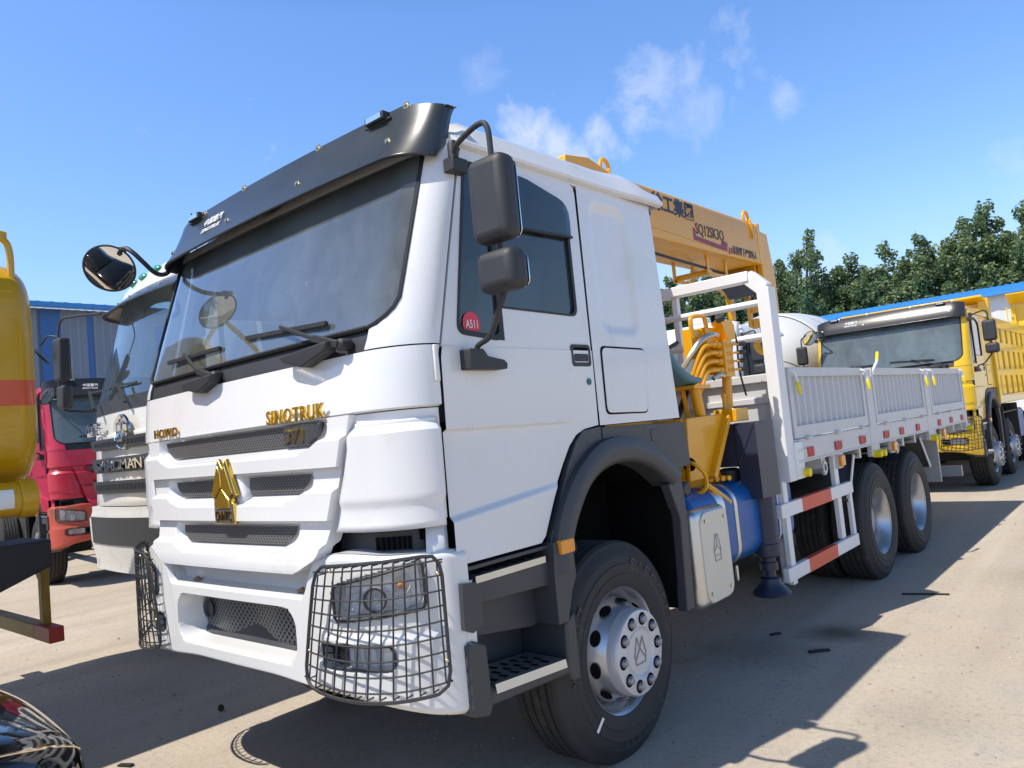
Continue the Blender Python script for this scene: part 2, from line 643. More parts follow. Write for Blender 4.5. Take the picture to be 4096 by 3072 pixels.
STEELP = M('polished_pipe', (0.55, 0.52, 0.44), 0.3, metal=1.0)
BOOMU = M('boom_bounce_yellow', (0.80, 0.38, 0.03), 0.4, var=0.06, vs=4)  # paler than the crane yellow: ground bounce put into the colour
RUSTB = M('rusty_bolt', (.30, .20, .12), .6)
LAMPC = M('lamp_reflector', (0.90, 0.91, 0.92), 0.25, metal=0.1)
GLASSC = glass('lorry_glass', (0.45, 0.55, 0.57), 0.07, 1.0, (0.45, 0.55, 0.57))


# ------------------------------------------------------------------ ground
def ground_mat():
    m = M('yard_concrete', (.5, .4, .3), 0.9)
    n, l = m.node_tree.nodes, m.node_tree.links
    b = n['Principled BSDF']
    b.inputs['Specular IOR Level'].default_value = 0.25
    t = n.new('ShaderNodeTexCoord')
    o = t.outputs['Object']

    def noise(sc, det=6, rough=.6, dist=0.0):
        q = n.new('ShaderNodeTexNoise')
        q.inputs['Scale'].default_value = sc
        q.inputs['Detail'].default_value = det
        q.inputs['Roughness'].default_value = rough
        q.inputs['Distortion'].default_value = dist
        l.new(o, q.inputs['Vector'])
        return q.outputs['Fac']

    def ramp(f, p0, p1):
        q = n.new('ShaderNodeMapRange')
        q.inputs['From Min'].default_value = p0
        q.inputs['From Max'].default_value = p1
        l.new(f, q.inputs['Value'])
        return q.outputs[0]

    def mix(f, a, c, mode='MIX'):
        q = n.new('ShaderNodeMixRGB')
        q.blend_type = mode
        if isinstance(f, float):
            q.inputs[0].default_value = f
        else:
            l.new(f, q.inputs[0])
        for i, v in ((1, a), (2, c)):
            if isinstance(v, tuple):
                q.inputs[i].default_value = (*v, 1)
            else:
                l.new(v, q.inputs[i])
        return q.outputs[0]

    def mul(a, k):
        q = n.new('ShaderNodeMath')
        q.operation = 'MULTIPLY'
        if isinstance(a, float):
            q.inputs[0].default_value = a
        else:
            l.new(a, q.inputs[0])
        if isinstance(k, float):
            q.inputs[1].default_value = k
        else:
            l.new(k, q.inputs[1])
        return q.outputs[0]
    big = noise(.35, 5)
    mid = noise(2.2, 7, .65, .4)
    fine = noise(26, 7, .75)
    grit = noise(85, 4, .8)
    c = mix(ramp(big, .35, .65), (.47, .395, .305), (.52, .455, .37))
    c = mix(ramp(mid, .46, .72), c, (.43, .385, .335))
    c = mix(mul(ramp(fine, .50, .66), .62), c, (.33, .265, .195))
    tr_ = n.new('ShaderNodeTexNoise')
    tr_.inputs['Scale'].default_value = 1.0
    tr_.inputs['Detail'].default_value = 6
    mpt = n.new('ShaderNodeMapping')
    mpt.inputs['Scale'].default_value = (2.6, .16, 1)
    mpt.inputs['Rotation'].default_value = (0, 0, .25)
    l.new(o, mpt.inputs['Vector'])
    l.new(mpt.outputs[0], tr_.inputs['Vector'])
    c = mix(mul(ramp(tr_.outputs['Fac'], .52, .72), .55), c, (.36, .305, .25))
    c = mix(mul(ramp(tr_.outputs['Fac'], .45, .28), .5), c, (.60, .53, .44))
    c = mix(mul(ramp(grit, .55, .72), .7), c, (.62, .55, .46))
    c = mix(mul(ramp(grit, .43, .32), .7), c, (.22, .17, .125))
    # dark chips and pale stones
    v = n.new('ShaderNodeTexVoronoi')
    v.inputs['Scale'].default_value = 14
    v.inputs['Randomness'].default_value = 1
    l.new(o, v.inputs['Vector'])
    chip = ramp(v.outputs['Distance'], .13, .07)
    sep = n.new('ShaderNodeSeparateColor')
    l.new(v.outputs['Color'], sep.inputs[0])
    c = mix(mul(chip, ramp(sep.outputs[0], .72, .76)), c, (.17, .13, .105))
    c = mix(mul(chip, ramp(sep.outputs[1], .84, .88)), c, (.72, .67, .58))
    # oil stains and damp patches with a shape of their own
    for (x, y, r, k) in ((1.38, 3.95, .42, .75), (1.05, 3.3, .7, .35), (.2, 2.9, .8, .4), (-2.6, .8, .8, .2), (2.4, 6.2, .9, .22), (2.3, 2.6, .6, .14), (-3.4, 2.6, .9, .16), (2.9, 4.6, .5, .16)):
        d = n.new('ShaderNodeVectorMath')
        d.operation = 'DISTANCE'
        l.new(o, d.inputs[0])
        d.inputs[1].default_value = (x, y, 0)
        q = n.new('ShaderNodeMath')
        q.operation = 'ADD'
        l.new(d.outputs['Value'], q.inputs[0])
        l.new(mul(mid, r * .9), q.inputs[1])
        c = mix(mul(ramp(q.outputs[0], r * 1.25, r * .55), float(k)), c, (.075, .058, .035))
    # faint tyre tracks and cracks
    vc = n.new('ShaderNodeTexVoronoi')
    vc.feature = 'DISTANCE_TO_EDGE'
    vc.inputs['Scale'].default_value = .45
    wv = n.new('ShaderNodeVectorMath')
    wv.operation = 'ADD'
    l.new(o, wv.inputs[0])
    nn = n.new('ShaderNodeTexNoise')
    nn.inputs['Scale'].default_value = 3
    nn.inputs['Detail'].default_value = 6
    l.new(o, nn.inputs['Vector'])
    l.new(nn.outputs['Color'], wv.inputs[1])
    l.new(wv.outputs[0], vc.inputs['Vector'])
    c = mix(mul(ramp(vc.outputs['Distance'], .008, .002), .12), c, (.20, .16, .12))
    l.new(c, b.inputs['Base Color'])
    h = n.new('ShaderNodeMath')
    h.operation = 'ADD'
    l.new(mul(fine, 1.0), h.inputs[0])
    l.new(mul(grit, .5), h.inputs[1])
    bp = n.new('ShaderNodeBump')
    bp.inputs['Strength'].default_value = .55
    bp.inputs['Distance'].default_value = .012
    l.new(h.outputs[0], bp.inputs['Height'])
    l.new(bp.outputs[0], b.inputs['Normal'])
    return m


m = MB()
m.add([(-500, -500, 0), (500, -500, 0), (500, 500, 0), (-500, 500, 0)], [(0, 1, 2, 3)])
ground = tag(m.build('ground', ground_mat(), flat=True), None, None, kind='structure')
# loose grit: many tiny stones on the yard
rg = random.Random(3)
m = MB()
for i in range(900):
    x, y = rg.uniform(-6, 3.2), rg.uniform(-.4, 12)
    if rg.random() < .5:
        x, y = rg.uniform(-4, 3.2), rg.uniform(-.2, 5)
    r_ = rg.uniform(.003, .009) * (1.9 if rg.random() < .06 else 1)
    a = rg.uniform(0, 6)
    vs = [V((x + r_ * cos(a + k * 1.257) * rg.uniform(.7, 1.4), y + r_ * sin(a + k * 1.257) * rg.uniform(.7, 1.3), .0005)) for k in range(5)]
    vs += [V((p.x * .4 + x * .6, p.y * .4 + y * .6, r_ * .9)) for p in vs]
    m.add(vs, [(k, (k + 1) % 5, 5 + (k + 1) % 5, 5 + k) for k in range(5)] + [(5, 6, 7, 8, 9)])
tag(m.build('gravel', M('grit_stone', (.30, .25, .20), .9, var=.5, vs=3), flat=True), 'loose grit and small stones scattered over the yard', 'gravel', kind='stuff')

# ------------------------------------------------------------------ sheds
sh = thing('storage_shed', 'long shed with blue roof and white wall behind the yellow dump truck', 'shed', (0, 36, 0))


def corrugated(m, x0, x1, pitch, amp, fn):
    n_ = int(abs(x1 - x0) / pitch) * 4
    us_ = lin(x0, x1, n_)
    m.grid(lambda i, t: fn(us_[i], t, amp * (0, 1, 1, 0)[i % 4]), range(len(us_)), [0, 1])


m = MB()
corrugated(m, -32, 26, .3, .03, lambda x, t, a: V((x, -.35 + 6.2 * t, 5.62 + .92 * t + a)))
roof = m.build('roof', SHEDB, sh, flat=True)
m = MB()
m.grid(lambda x, t: V((x, 5.85 + 6.2 * t, 6.54 - .92 * t)), [-32, 26], [0, 1])
m.build('roof', SHEDB, sh, flat=True)
m = MB()
corrugated(m, -31.7, 25.7, .5, .02, lambda x, t, a: V((x, -a, 5.6 * t)))
m.bx(-31.7, 25.7, .02, 11.8, 0, 5.58)
m.build('wall', SHEDP, sh, flat=True)
m = MB()
m.bx(-32, 26, -.40, -.33, 5.50, 5.64)
m.build('gutter', SHEDB, sh)

sh = thing('storage_shed', 'weathered shed of grey-blue corrugated panels with a bright blue roof edge, behind the red lorry', 'shed', (-16.8, 0, 0))
m = MB()
rg2 = random.Random(5)
corrugated(m, -4, 24, .19, .035, lambda y, t, a: V((a, y, 5.75 * t)))
m.bx(-8, -.03, -4, 24, 0, 5.7)
m.build('wall', SHEDW, sh, flat=True)
m = MB()
for y in (1.2, 2.4, 4.55, 5.6, 7.3, 10.1, 13, 16, 19):
    m.bx(.03, .05, y, y + rg2.choice((.08, .12, .45)), 0, 5.7)
m.build('wall_strip', SHEDS, sh)
m = MB()
corrugated(m, -4.4, 24.4, .3, .04, lambda y, t, a: V((.45 - 8.5 * t, y, 5.80 + 1.6 * t + a)))
m.build('roof', SHEDB, sh, flat=True)
m = MB()
m.bx(.40, .46, -4.4, 24.4, 5.72, 5.83)
m.build('roof_edge', SHEDB, sh)

# ------------------------------------------------------------------ poplars
def leaf_mat():
    m = M('poplar_leaf', (.06, .10, .03), 0.55)
    n, l = m.node_tree.nodes, m.node_tree.links
    b = n['Principled BSDF']
    g = n.new('ShaderNodeNewGeometry')
    rp = n.new('ShaderNodeValToRGB')
    e = rp.color_ramp.elements
    e[0].color = (.085, .14, .06, 1)
    e[1].color = (.30, .38, .17, 1)
    x = rp.color_ramp.elements.new(.55)
    x.color = (.165, .235, .10, 1)
    l.new(g.outputs['Random Per Island'], rp.inputs[0])
    l.new(rp.outputs[0], b.inputs['Base Color'])
    b.inputs['Specular IOR Level'].default_value = .4
    tl = n.new('ShaderNodeBsdfTranslucent')
    l.new(rp.outputs[0], tl.inputs[0])
    mx_ = n.new('ShaderNodeMixShader')
    mx_.inputs[0].default_value = .38
    l.new(b.outputs[0], mx_.inputs[1])
    l.new(tl.outputs[0], mx_.inputs[2])
    l.new(mx_.outputs[0], n['Material Output'].inputs['Surface'])
    return m


LEAF = leaf_mat()
BARK = M('poplar_bark', (.16, .145, .115), .9, var=.3, vs=8, bump=.4, bs=30)


def poplar_mesh(seed, H=11.0):
    """several upright leaders, each a column of leaf clumps of uneven size."""
    rd = random.Random(seed)
    tr, lf = MB(), MB()
    trunk = curve([(0, 0, 0), (.05, .02, H * .25), (.12, 0, H * .5), (.3, 0, H * .8)], 5)
    tr.tube(trunk, [.19 * (1 - .8 * i / (len(trunk) - 1)) for i in range(len(trunk))], 8)
    n = rd.choice((8, 9, 10))
    for k in range(n):
        a = 2 * PI * k / n + rd.uniform(-.5, .5)
        rad = rd.uniform(.5, 1.9) if k else 0
        top = H * (1.0 if k == 0 else rd.uniform(.72, .99) - .05 * rad)
        z0 = H * rd.uniform(.08, .22)
        ld = curve([(.03, 0, z0), (rad * .7 * cos(a), rad * .7 * sin(a), z0 + (top - z0) * .35), (rad * cos(a) + .15, rad * sin(a), z0 + (top - z0) * .7), (rad * cos(a) + .55, rad * sin(a), top)], 6)
        tr.tube(ld, [.07 * (1 - .85 * i / (len(ld) - 1)) for i in range(len(ld))], 6)
        for c in range(26):
            t = (c + rd.random()) / 26
            p = ld[min(len(ld) - 1, int((.06 + .94 * t) * (len(ld) - 1)))]
            sp = 1.15 * (1 - t) ** .5 + .25
            b = rd.uniform(0, 2 * PI)
            o = sp * rd.uniform(.2, 1.0)
            cpos = p + V((o * cos(b), o * sin(b), rd.uniform(-.2, .35)))
            r_ = rd.uniform(.30, .62) * (1.05 - .35 * t)
            tr.tube([p, p + (cpos - p) * .8], [.016, .006], 4)
            for q in range(int(260 * r_ + 20)):
                d = V((rd.gauss(0, 1), rd.gauss(0, 1), rd.gauss(0, 1))).normalized()
                pos = cpos + V((d.x * r_, d.y * r_, d.z * r_ * 1.35)) * (rd.random() ** .4)
                s_ = rd.uniform(.06, .12)
                e1 = V((rd.uniform(-1, 1), rd.uniform(-1, 1), rd.uniform(-.9, .5))).normalized()
                e2 = e1.cross(V((rd.uniform(-1, 1), rd.uniform(-1, 1), rd.uniform(-1, 1)))).normalized()
                lf.v += [pos - e1 * s_, pos + e2 * s_ * .7, pos + e1 * s_ * 1.2, pos - e2 * s_ * .7]
                k0 = len(lf.v) - 4
                lf.f.append([k0, k0 + 1, k0 + 2, k0 + 3])
    return tr, lf


protos = []
for sd in (11, 23, 37, 52):
    t_, l_ = poplar_mesh(sd)
    a = t_.build('trunk', BARK)
    b = l_.build('crown', LEAF, flat=True, recalc=False)
    protos.append((a, b))
ORD = ['first', 'second', 'third', 'fourth', 'fifth', 'sixth', 'seventh', 'eighth', 'ninth', 'tenth', 'eleventh', 'twelfth', 'thirteenth']
#   x, base y, scale z, width
PX = [(-22.6, 1.05, .95), (-20.7, 1.03, 1.0), (-18.6, 1.05, .95), (-16.6, 1.02, 1.0), (-14.8, 1.0, .9), (-12.7, 1.09, .95), (-10.6, .92, 1.0), (-8.6, .93, 1.0), (-6.9, .96, 1.0), (-5.0, .98, 1.0), (-3.6, 1.03, 1.0), (-1.9, .97, 1.0), (-.2, .98, 1.0)]
rt_ = random.Random(9)
used = [0] * 4
for i, (x, sz, sw) in enumerate(PX):
    t = thing('poplar_tree', '%s poplar behind the blue-roofed shed, counting away from the crane lorry' % ORD[i], 'tree', (x * 1.107 - .3, 50 + rt_.uniform(-.6, .6), 0), 0, 'poplars behind the long shed')
    k = i % 4
    for o in protos[k]:
        c = o if used[k] == 0 else o.copy()
        if used[k]:
            COL.objects.link(c)
        c.parent = t
    used[k] += 1
    t.scale = (sw * 1.15, sw * 1.15, sz * 1.10)
    t.rotation_euler = (0, 0, rt_.uniform(-.5, .5))
# a second belt further back reads as one mass
lf = MB()
rd = random.Random(77)
for i in range(42000):
    x = rd.uniform(-32, 4)
    hmax = (8.8 + 2.0 * sst(-12, 0, x) + 1.2 * sin(x * 2.4) + .8 * sin(x * 5.1 + 1))
    z = hmax * rd.random() ** .8
    p = V((x, 56 + rd.gauss(0, 1.2), z))
    s_ = rd.uniform(.11, .22)
    e1 = V((rd.uniform(-1, 1), rd.uniform(-1, 1), rd.uniform(-.8, .8))).normalized()
    e2 = e1.orthogonal().normalized()
    lf.v += [p - e1 * s_, p + e2 * s_ * .7, p + e1 * s_ * 1.2, p - e2 * s_ * .7]
    k0 = len(lf.v) - 4
    lf.f.append([k0, k0 + 1, k0 + 2, k0 + 3])
tag(lf.build('tree_belt', LEAF, flat=True, recalc=False), 'dense green belt of trees behind the poplar row', 'woodland', kind='stuff')


# ------------------------------------------------------------------ cab-over lorry cab (front at y=0, facing -y)
W = 1.22
T_Y0 = [(.5, .08), (1.2, .06), (1.36, .10), (1.57, .115), (1.82, .12), (2.08, .165), (2.93, .45), (3.12, .53)]
T_YS = [(1.0, .36), (2.0, .37), (2.41, .47), (2.93, .60), (3.12, .64)]
T_XA = [(1.0, .80), (1.8, .90), (2.1, .98), (2.95, .98)]


def cabP(u, z, d=0.0):
    """cab front skin: u 0..1 front half, 1..2 rounded corner; d>0 is inwards."""
    s = -1 if u < 0 else 1
    u = abs(u)
    xa, y0_, ys_ = itp(z, T_XA), itp(z, T_Y0), itp(z, T_YS)
    if u <= 1:
        return V((s * u * xa, y0_ + .02 * u * u + d, z))
    th = (min(u, 2) - 1) * PI / 2
    yc = y0_ + .02
    return V((s * (xa + (W - xa) * sin(th) - d * sin(th)), ys_ - (ys_ - yc) * cos(th) + d * cos(th) + max(0, u - 2), z))


def us(a, b, n):
    return lin(a, b, n)


def fp_w(z):
    return itp(z, [(1.17, .70), (1.24, .75), (1.80, .925)])


BANDS = [(1.805, 1.792, 1.70, 1.662, 1.60, .735), (1.60, 1.578, 1.495, 1.455, 1.385, .625), (1.385, 1.358, 1.275, 1.238, 1.15, .525)]


def fp_d(x, z):
    for (zt, g1, g0, zl, zb, gw) in BANDS:
        if z > zb or zb == 1.15:
            side = -.030 * sst(zt - .40 * (zt - zb) + .006, zt - .40 * (zt - zb) - .014, z) if False else -.030 * (1 - sst(zt - .40 * (zt - zb) - .014, zt - .40 * (zt - zb) + .004, z))
            rec = itp(z, [(zl - .006, -.030), (zl + .002, -.022), (g0, .045), (g1, .048)])
            # recess half width: wide at the top, rounded lower corners
            t = (zt - z) / (zt - zl)
            hw = gw + .035 - .20 * max(0, t - .35) ** 2 * 2.0
            m = 1 - sst(hw - .012, hw + .012, abs(x))
            if z <= zl - .004:
                m = 0
            top = sst(g1 + .012, g1 - .004, z) if False else (1 - sst(g1 - .002, g1 + .010, z))
            return side * (1 - m) + (rec * top + side * (1 - top)) * m
    return 0


def guard_pt(s, t):
    """headlight wire guard surface: s 0 inner .. 1 outer, t 0 bottom .. 1 top."""
    u = (.90 + .16 * t) * (1 - s) + 1.74 * s
    z = .735 + (1.212 - .735) * t + .02 * s * (1 - 2 * t) * 0 - .03 * sin(PI * s) * (1 - t) + .03 * s * t
    return bumpP(u, z, -.045 - .045 * s)


def bumpP(u, z, d=0.0):
    s = -1 if u < 0 else 1
    u = abs(u)
    xa = .72
    if u <= 1:
        return V((s * u * xa, .05 + .012 * u * u + d, z))
    th = (min(u, 2) - 1) * PI / 2
    e = max(0, u - 2)
    return V((s * (xa + (1.235 - xa) * sin(th) - d * sin(th)), .41 - (.41 - .062) * cos(th) + d * cos(th) + e, z))


def in_round(a, b, a0, a1, b0, b1, r, soft):
    """soft rounded-rectangle mask."""
    dx = max(a0 + r - a, 0, a - (a1 - r))
    dy = max(b0 + r - b, 0, b - (b1 - r))
    dd = math.hypot(dx, dy) - r
    return 1 - sst(-soft, soft, dd)


def lamp_frame(u):
    """headlamp pocket: lower and upper height at u."""
    t = (u - 1.10) / (1.68 - 1.10)
    return .985 + .045 * t, 1.125 + .085 * t


def bump_d(u, z):
    a = abs(u)
    d = 0
    if a < .9:
        x = a * .72
        d += .16 * in_round(x, z, -.53, .53, .79, 1.01, .085, .012)
        if a < .83:
            d += 0
    if a > .95:
        z0, z1 = lamp_frame(a)
        m = in_round(a * .45, z, 1.10 * .45, 1.68 * .45, z0, z1, .03, .007)
        d += .075 * m
        m = in_round(a * .45, z, .98 * .45, 1.47 * .45, .80, .895, .035, .006)
        d += .06 * m
        # soft shelf between the lamps
        d += .012 * in_round(a * .45, z, 1.0 * .45, 1.8 * .45, .925, 1.26, .05, .02)
    return d


def b_top(a):
    return 1.075 + .165 * sst(.82, .98, a) + .012 * sst(1.0, 1.12, a) * (1 - sst(1.2, 1.5, a)) - .01 * sst(1.8, 2, a)


def b_bot(a):
    return .715 - .02 * sst(0.4, 1, a) - .10 * sst(1.0, 2.0, a)


def make_wheel(parent, x, y, kind, side=1, r=.54, det=False, rr=.305):
    """kind 'steer' (convex disc, cap) or 'dual' (deep dish pair)."""
    s = side
    zc_ = r - .012
    wl = MB(s)
    C0 = (x, y, zc_)
    if kind == 'steer':
        wl.lathe([(rr - .006, -.29), (rr - .03, -.26), (rr - .06, -.2), (rr - .05, -.07), (rr - .024, -.042), (rr - .012, -.012), (rr + .004, .002), (rr + .006, -.004)], C0, n=72)
        wl.lathe([(rr - .045, -.085), (.262, -.072), (.252, -.045), (.218, .030), (.208, .045), (.14, .048), (0.0, .048)], C0, n=72)
        wl.cur = 1
        for k in range(10):
            a = 2 * PI * (k + .25) / 10
            sl_ = V((.024, .080)).normalized()
            c = V((x - .006, y + .2405 * cos(a), zc_ + .2405 * sin(a)))
            ax = V((sl_.x, sl_.y * cos(a), sl_.y * sin(a))).normalized()
            t1 = V((0, -sin(a), cos(a)))
            t2 = ax.cross(t1)
            wl.add([c + ax * .0035 + t1 * .040 * cos(q) + t2 * .027 * sin(q) for q in lin(0, 2 * PI, 18)[:-1]], [tuple(range(18))])
        wl.cur = 0
    else:
        wl.lathe([(rr + .006, -.006), (rr + .004, .002), (rr - .012, -.014), (rr - .024, -.04), (rr - .05, -.075), (rr - .052, -.20), (.20, -.225), (.19, -.20), (.16, -.19), (.15, -.10), (.12, -.09), (0, -.09)], C0, n=64)
    wheel = wl.build('wheel', [RIM, DARK], parent, angle=40)
    for dx in ([0.0] if kind == 'steer' else [0.0, -.335]):
        t = MB(s)
        O = (x + dx, y, zc_)
        sw = [(rr - .004, -.005), (rr + .02, .010), (rr + .045, .017), (rr + .07, .023), (rr + .074, .019), (rr + .12, .024), (rr + .124, .0185), (r - .078, .010), (r - .073, .014), (r - .045, .0), (r - .040, -.005), (r - .012, -.018)]
        t.lathe(sw, O, n=80)
        back = [(a, -.30 - b) for a, b in reversed(sw)]
        t.lathe([(r - .002, -.266)] + back, O, n=80)
        t.cur = 1
        pr, cur = [(r - .012, -.018), (r - .002, -.034)], -.034
        for gx in (-.075, -.125, -.175, -.225):
            pr += [(r, cur), (r, gx + .007), (r - .014, gx + .005), (r - .014, gx - .005), (r, gx - .007)]
            cur = gx - .007
        t.lathe(pr + [(r, cur), (r - .002, -.266)], O, n=80)
        t.build('tyre', [RUBBER, TREAD], wheel, angle=26)
    if kind == 'steer':
        c = MB(s)
        D = .045
        c.lathe([(.208, .02), (.210, D + .045), (.202, D + .060), (.194, D + .062), (.125, D + .062), (.112, D + .052), (.108, D + .052), (.104, D + .056), (0, D + .056)], C0, n=64)
        c.cur = 1
        N_ = []
        for k in range(10):
            a = 2 * PI * (k + .1) / 10
            p = V((x + D + .0625, y + .160 * cos(a), zc_ + .160 * sin(a)))
            N_.append(p)
            c.cur = 2  # dark disc paints in the shade of each nut's recess
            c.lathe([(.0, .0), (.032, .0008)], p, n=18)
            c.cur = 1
        for a, b in (((-.02, .075), (-.05, -.01)), ((-.02, .075), (0.0, .02)), ((.03, .07), (.0, .02)), ((.03, .07), (.052, -.01)), ((-.05, -.01), (-.04, -.055)), ((.052, -.01), (.04, -.055)), ((-.04, -.055), (.04, -.055)), ((0, .02), (-.04, -.03)), ((0, .02), (.04, -.03))):
            c.bar((x + D + .057, y + a[0], zc_ + a[1]), (x + D + .057, y + b[0], zc_ + b[1]), .006, .006, (1, 0, 0))
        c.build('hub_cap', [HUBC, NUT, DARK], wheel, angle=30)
        nn = MB(s)
        for k, p in enumerate(N_):
            nn.lathe([(.021, .0), (.021, .010), (.016, .020), (.006, .024), (0, .024)], p, n=12)
            if det:
                nn.build('wheel_nut', NUT, wheel, angle=30)
                nn = MB(s)
        if not det:
            nn.build('wheel_nut', NUT, wheel, angle=30)
    return wheel


def headlamp(cab, s, det):
    z = MB(s)
    n = 16
    tabu = lin(1.115, 1.665, n)
    z.grid(lambda u, t: bumpP(u, lamp_frame(u)[0] + .008 + t * (lamp_frame(u)[1] - lamp_frame(u)[0] - .016), .070), tabu, lin(0, 1, 4))
    h = z.build('headlamp', LAMPC, cab)
    b = MB(s)
    for (u, zz, r) in ((1.22, 1.055, .045), (1.36, 1.065, .055), (1.53, 1.12, .038), (1.53, 1.065, .038)):
        c = bumpP(u, zz, .062)
        ax = (bumpP(u, zz, -.1) - bumpP(u, zz, 0)).normalized()
        b.lathe([(r, .030), (r * .96, .030), (r * .8, .006), (r * .45, -.004), (0, -.006)], c, ax, n=20)
        b.sph(c + ax * .012, r * .35, 10, 6)
        b.build('reflector_bowl', LAMPC, h, angle=50)
        b = MB(s)
    if det:
        b = MB(s)
        c = bumpP(1.36, 1.065, .040)
        ax = (bumpP(1.36, 1.06, -.1) - bumpP(1.36, 1.06, 0)).normalized()
        b.lathe([(.047, .0), (.048, .012), (.041, .012), (.041, .0)], c, ax, n=20)
        b.build('lamp_ring', BLACK, h)
        b = MB(s)
        b.sph(bumpP(1.53, 1.12, .048), .016, 8, 6)
        b.build('indicator_bulb', AMBER, h)
    g = MB(s)
    g.grid(lambda u, t: bumpP(u, lamp_frame(u)[0] + t * (lamp_frame(u)[1] - lamp_frame(u)[0]), .004), lin(1.105, 1.675, n), lin(0, 1, 4))
    g.build('lens', LENS, h)
    g = MB(s)
    ring = [(u, 0) for u in lin(1.125, 1.655, 8)] + [(1.672, .12), (1.672, .88)] + [(u, 1) for u in lin(1.655, 1.125, 8)] + [(1.108, .88), (1.108, .12)]
    g.tube([bumpP(u, lamp_frame(u)[0] + t * (lamp_frame(u)[1] - lamp_frame(u)[0]), .003) for u, t in ring], .0065, 6, closed=True)
    g.build('lamp_seal', BLACK, h)
    f = MB(s)
    f.grid(lambda u, t: bumpP(u, .805 + .085 * t, .056), lin(1.13, 1.45, 10), lin(0, 1, 4))
    fl = f.build('fog_lamp', LAMPC, cab)
    b = MB(s)
    for u in (1.20, 1.27, 1.35):
        p, q = bumpP(u, .81, .040), bumpP(u, .885, .040)
        b.bar(p, q, .010, .03, (0, 1, 0))
    b.build('reflector_bowl', LAMPC, fl)
    g = MB(s)
    g.grid(lambda u, t: bumpP(u, .80 + .095 * t, .002), lin(1.13, 1.47, 10), lin(0, 1, 3))
    g.build('lens', LENS, fl)
    g = MB(s)
    ring = [(u, .803) for u in lin(1.0, 1.44, 8)] + [(1.465, .825), (1.465, .865)] + [(u, .893) for u in lin(1.44, 1.0, 8)]
    g.tube([bumpP(u, z_, .003) for u, z_ in ring], .005, 6, closed=True)
    g.build('lamp_seal', BLACK, fl)
    v = MB(s)
    v.grid(lambda u, t: bumpP(u, .803 + .09 * t, .05), lin(.985, 1.13, 5), lin(0, 1, 3))
    for k in range(3):
        zz = .82 + .027 * k
        v.grid(lambda u, t: bumpP(u, zz + .012 * t, .045 - .05 * t), lin(.985, 1.125, 5), [0, 1])
    v.build('bumper_vent', BLACK, cab)


def lamp_guard(cab, s, wires=(13, 9), r=.0042):
    g = MB(s)
    out = [(0.02, .06), (.0, .16), (0, .5), (0, .84), (.02, .95), (.08, 1.0)] + [(k, 1.0) for k in lin(.16, .86, 8)] + [(.94, .99), (.985, .93), (1, .84), (1, .5), (1, .14), (.98, .04), (.92, .0)] + [(k, 0) for k in lin(.84, .16, 8)] + [(.07, .012)]
    g.tube([guard_pt(a, b) for a, b in out], r * 1.9, 6, closed=True)
    nv, nh = wires
    for i in range(nv):
        a = (i + .6) / nv
        e = .02 if 0.05 < a < .95 else .07
        pts = [guard_pt(a, t) for t in lin(e, 1 - e, 8)]
        pts = [bumpP_back(pts[0])] + pts + [bumpP_back(pts[-1])]
        g.tube(pts, r, 5)
    for j in range(nh):
        t = (j + .6) / nh
        pts = [guard_pt(a, t) for a in lin(-.012, 1.012, 12)]
        g.tube(pts, r, 5)
    go = g.build('headlamp_guard', BLACK, cab)
    b = MB(s)
    for a, t in ((.03, .30), (.16, .965), (.97, .86), (.985, .22)):
        p = guard_pt(a, t)
        b.sph(p, .009, 8, 6)
        b.build('bolt', BOLTM, go)
        b = MB(s)
    return go


def bumpP_back(p):
    return V((p.x * .992, p.y + .035, p.z))


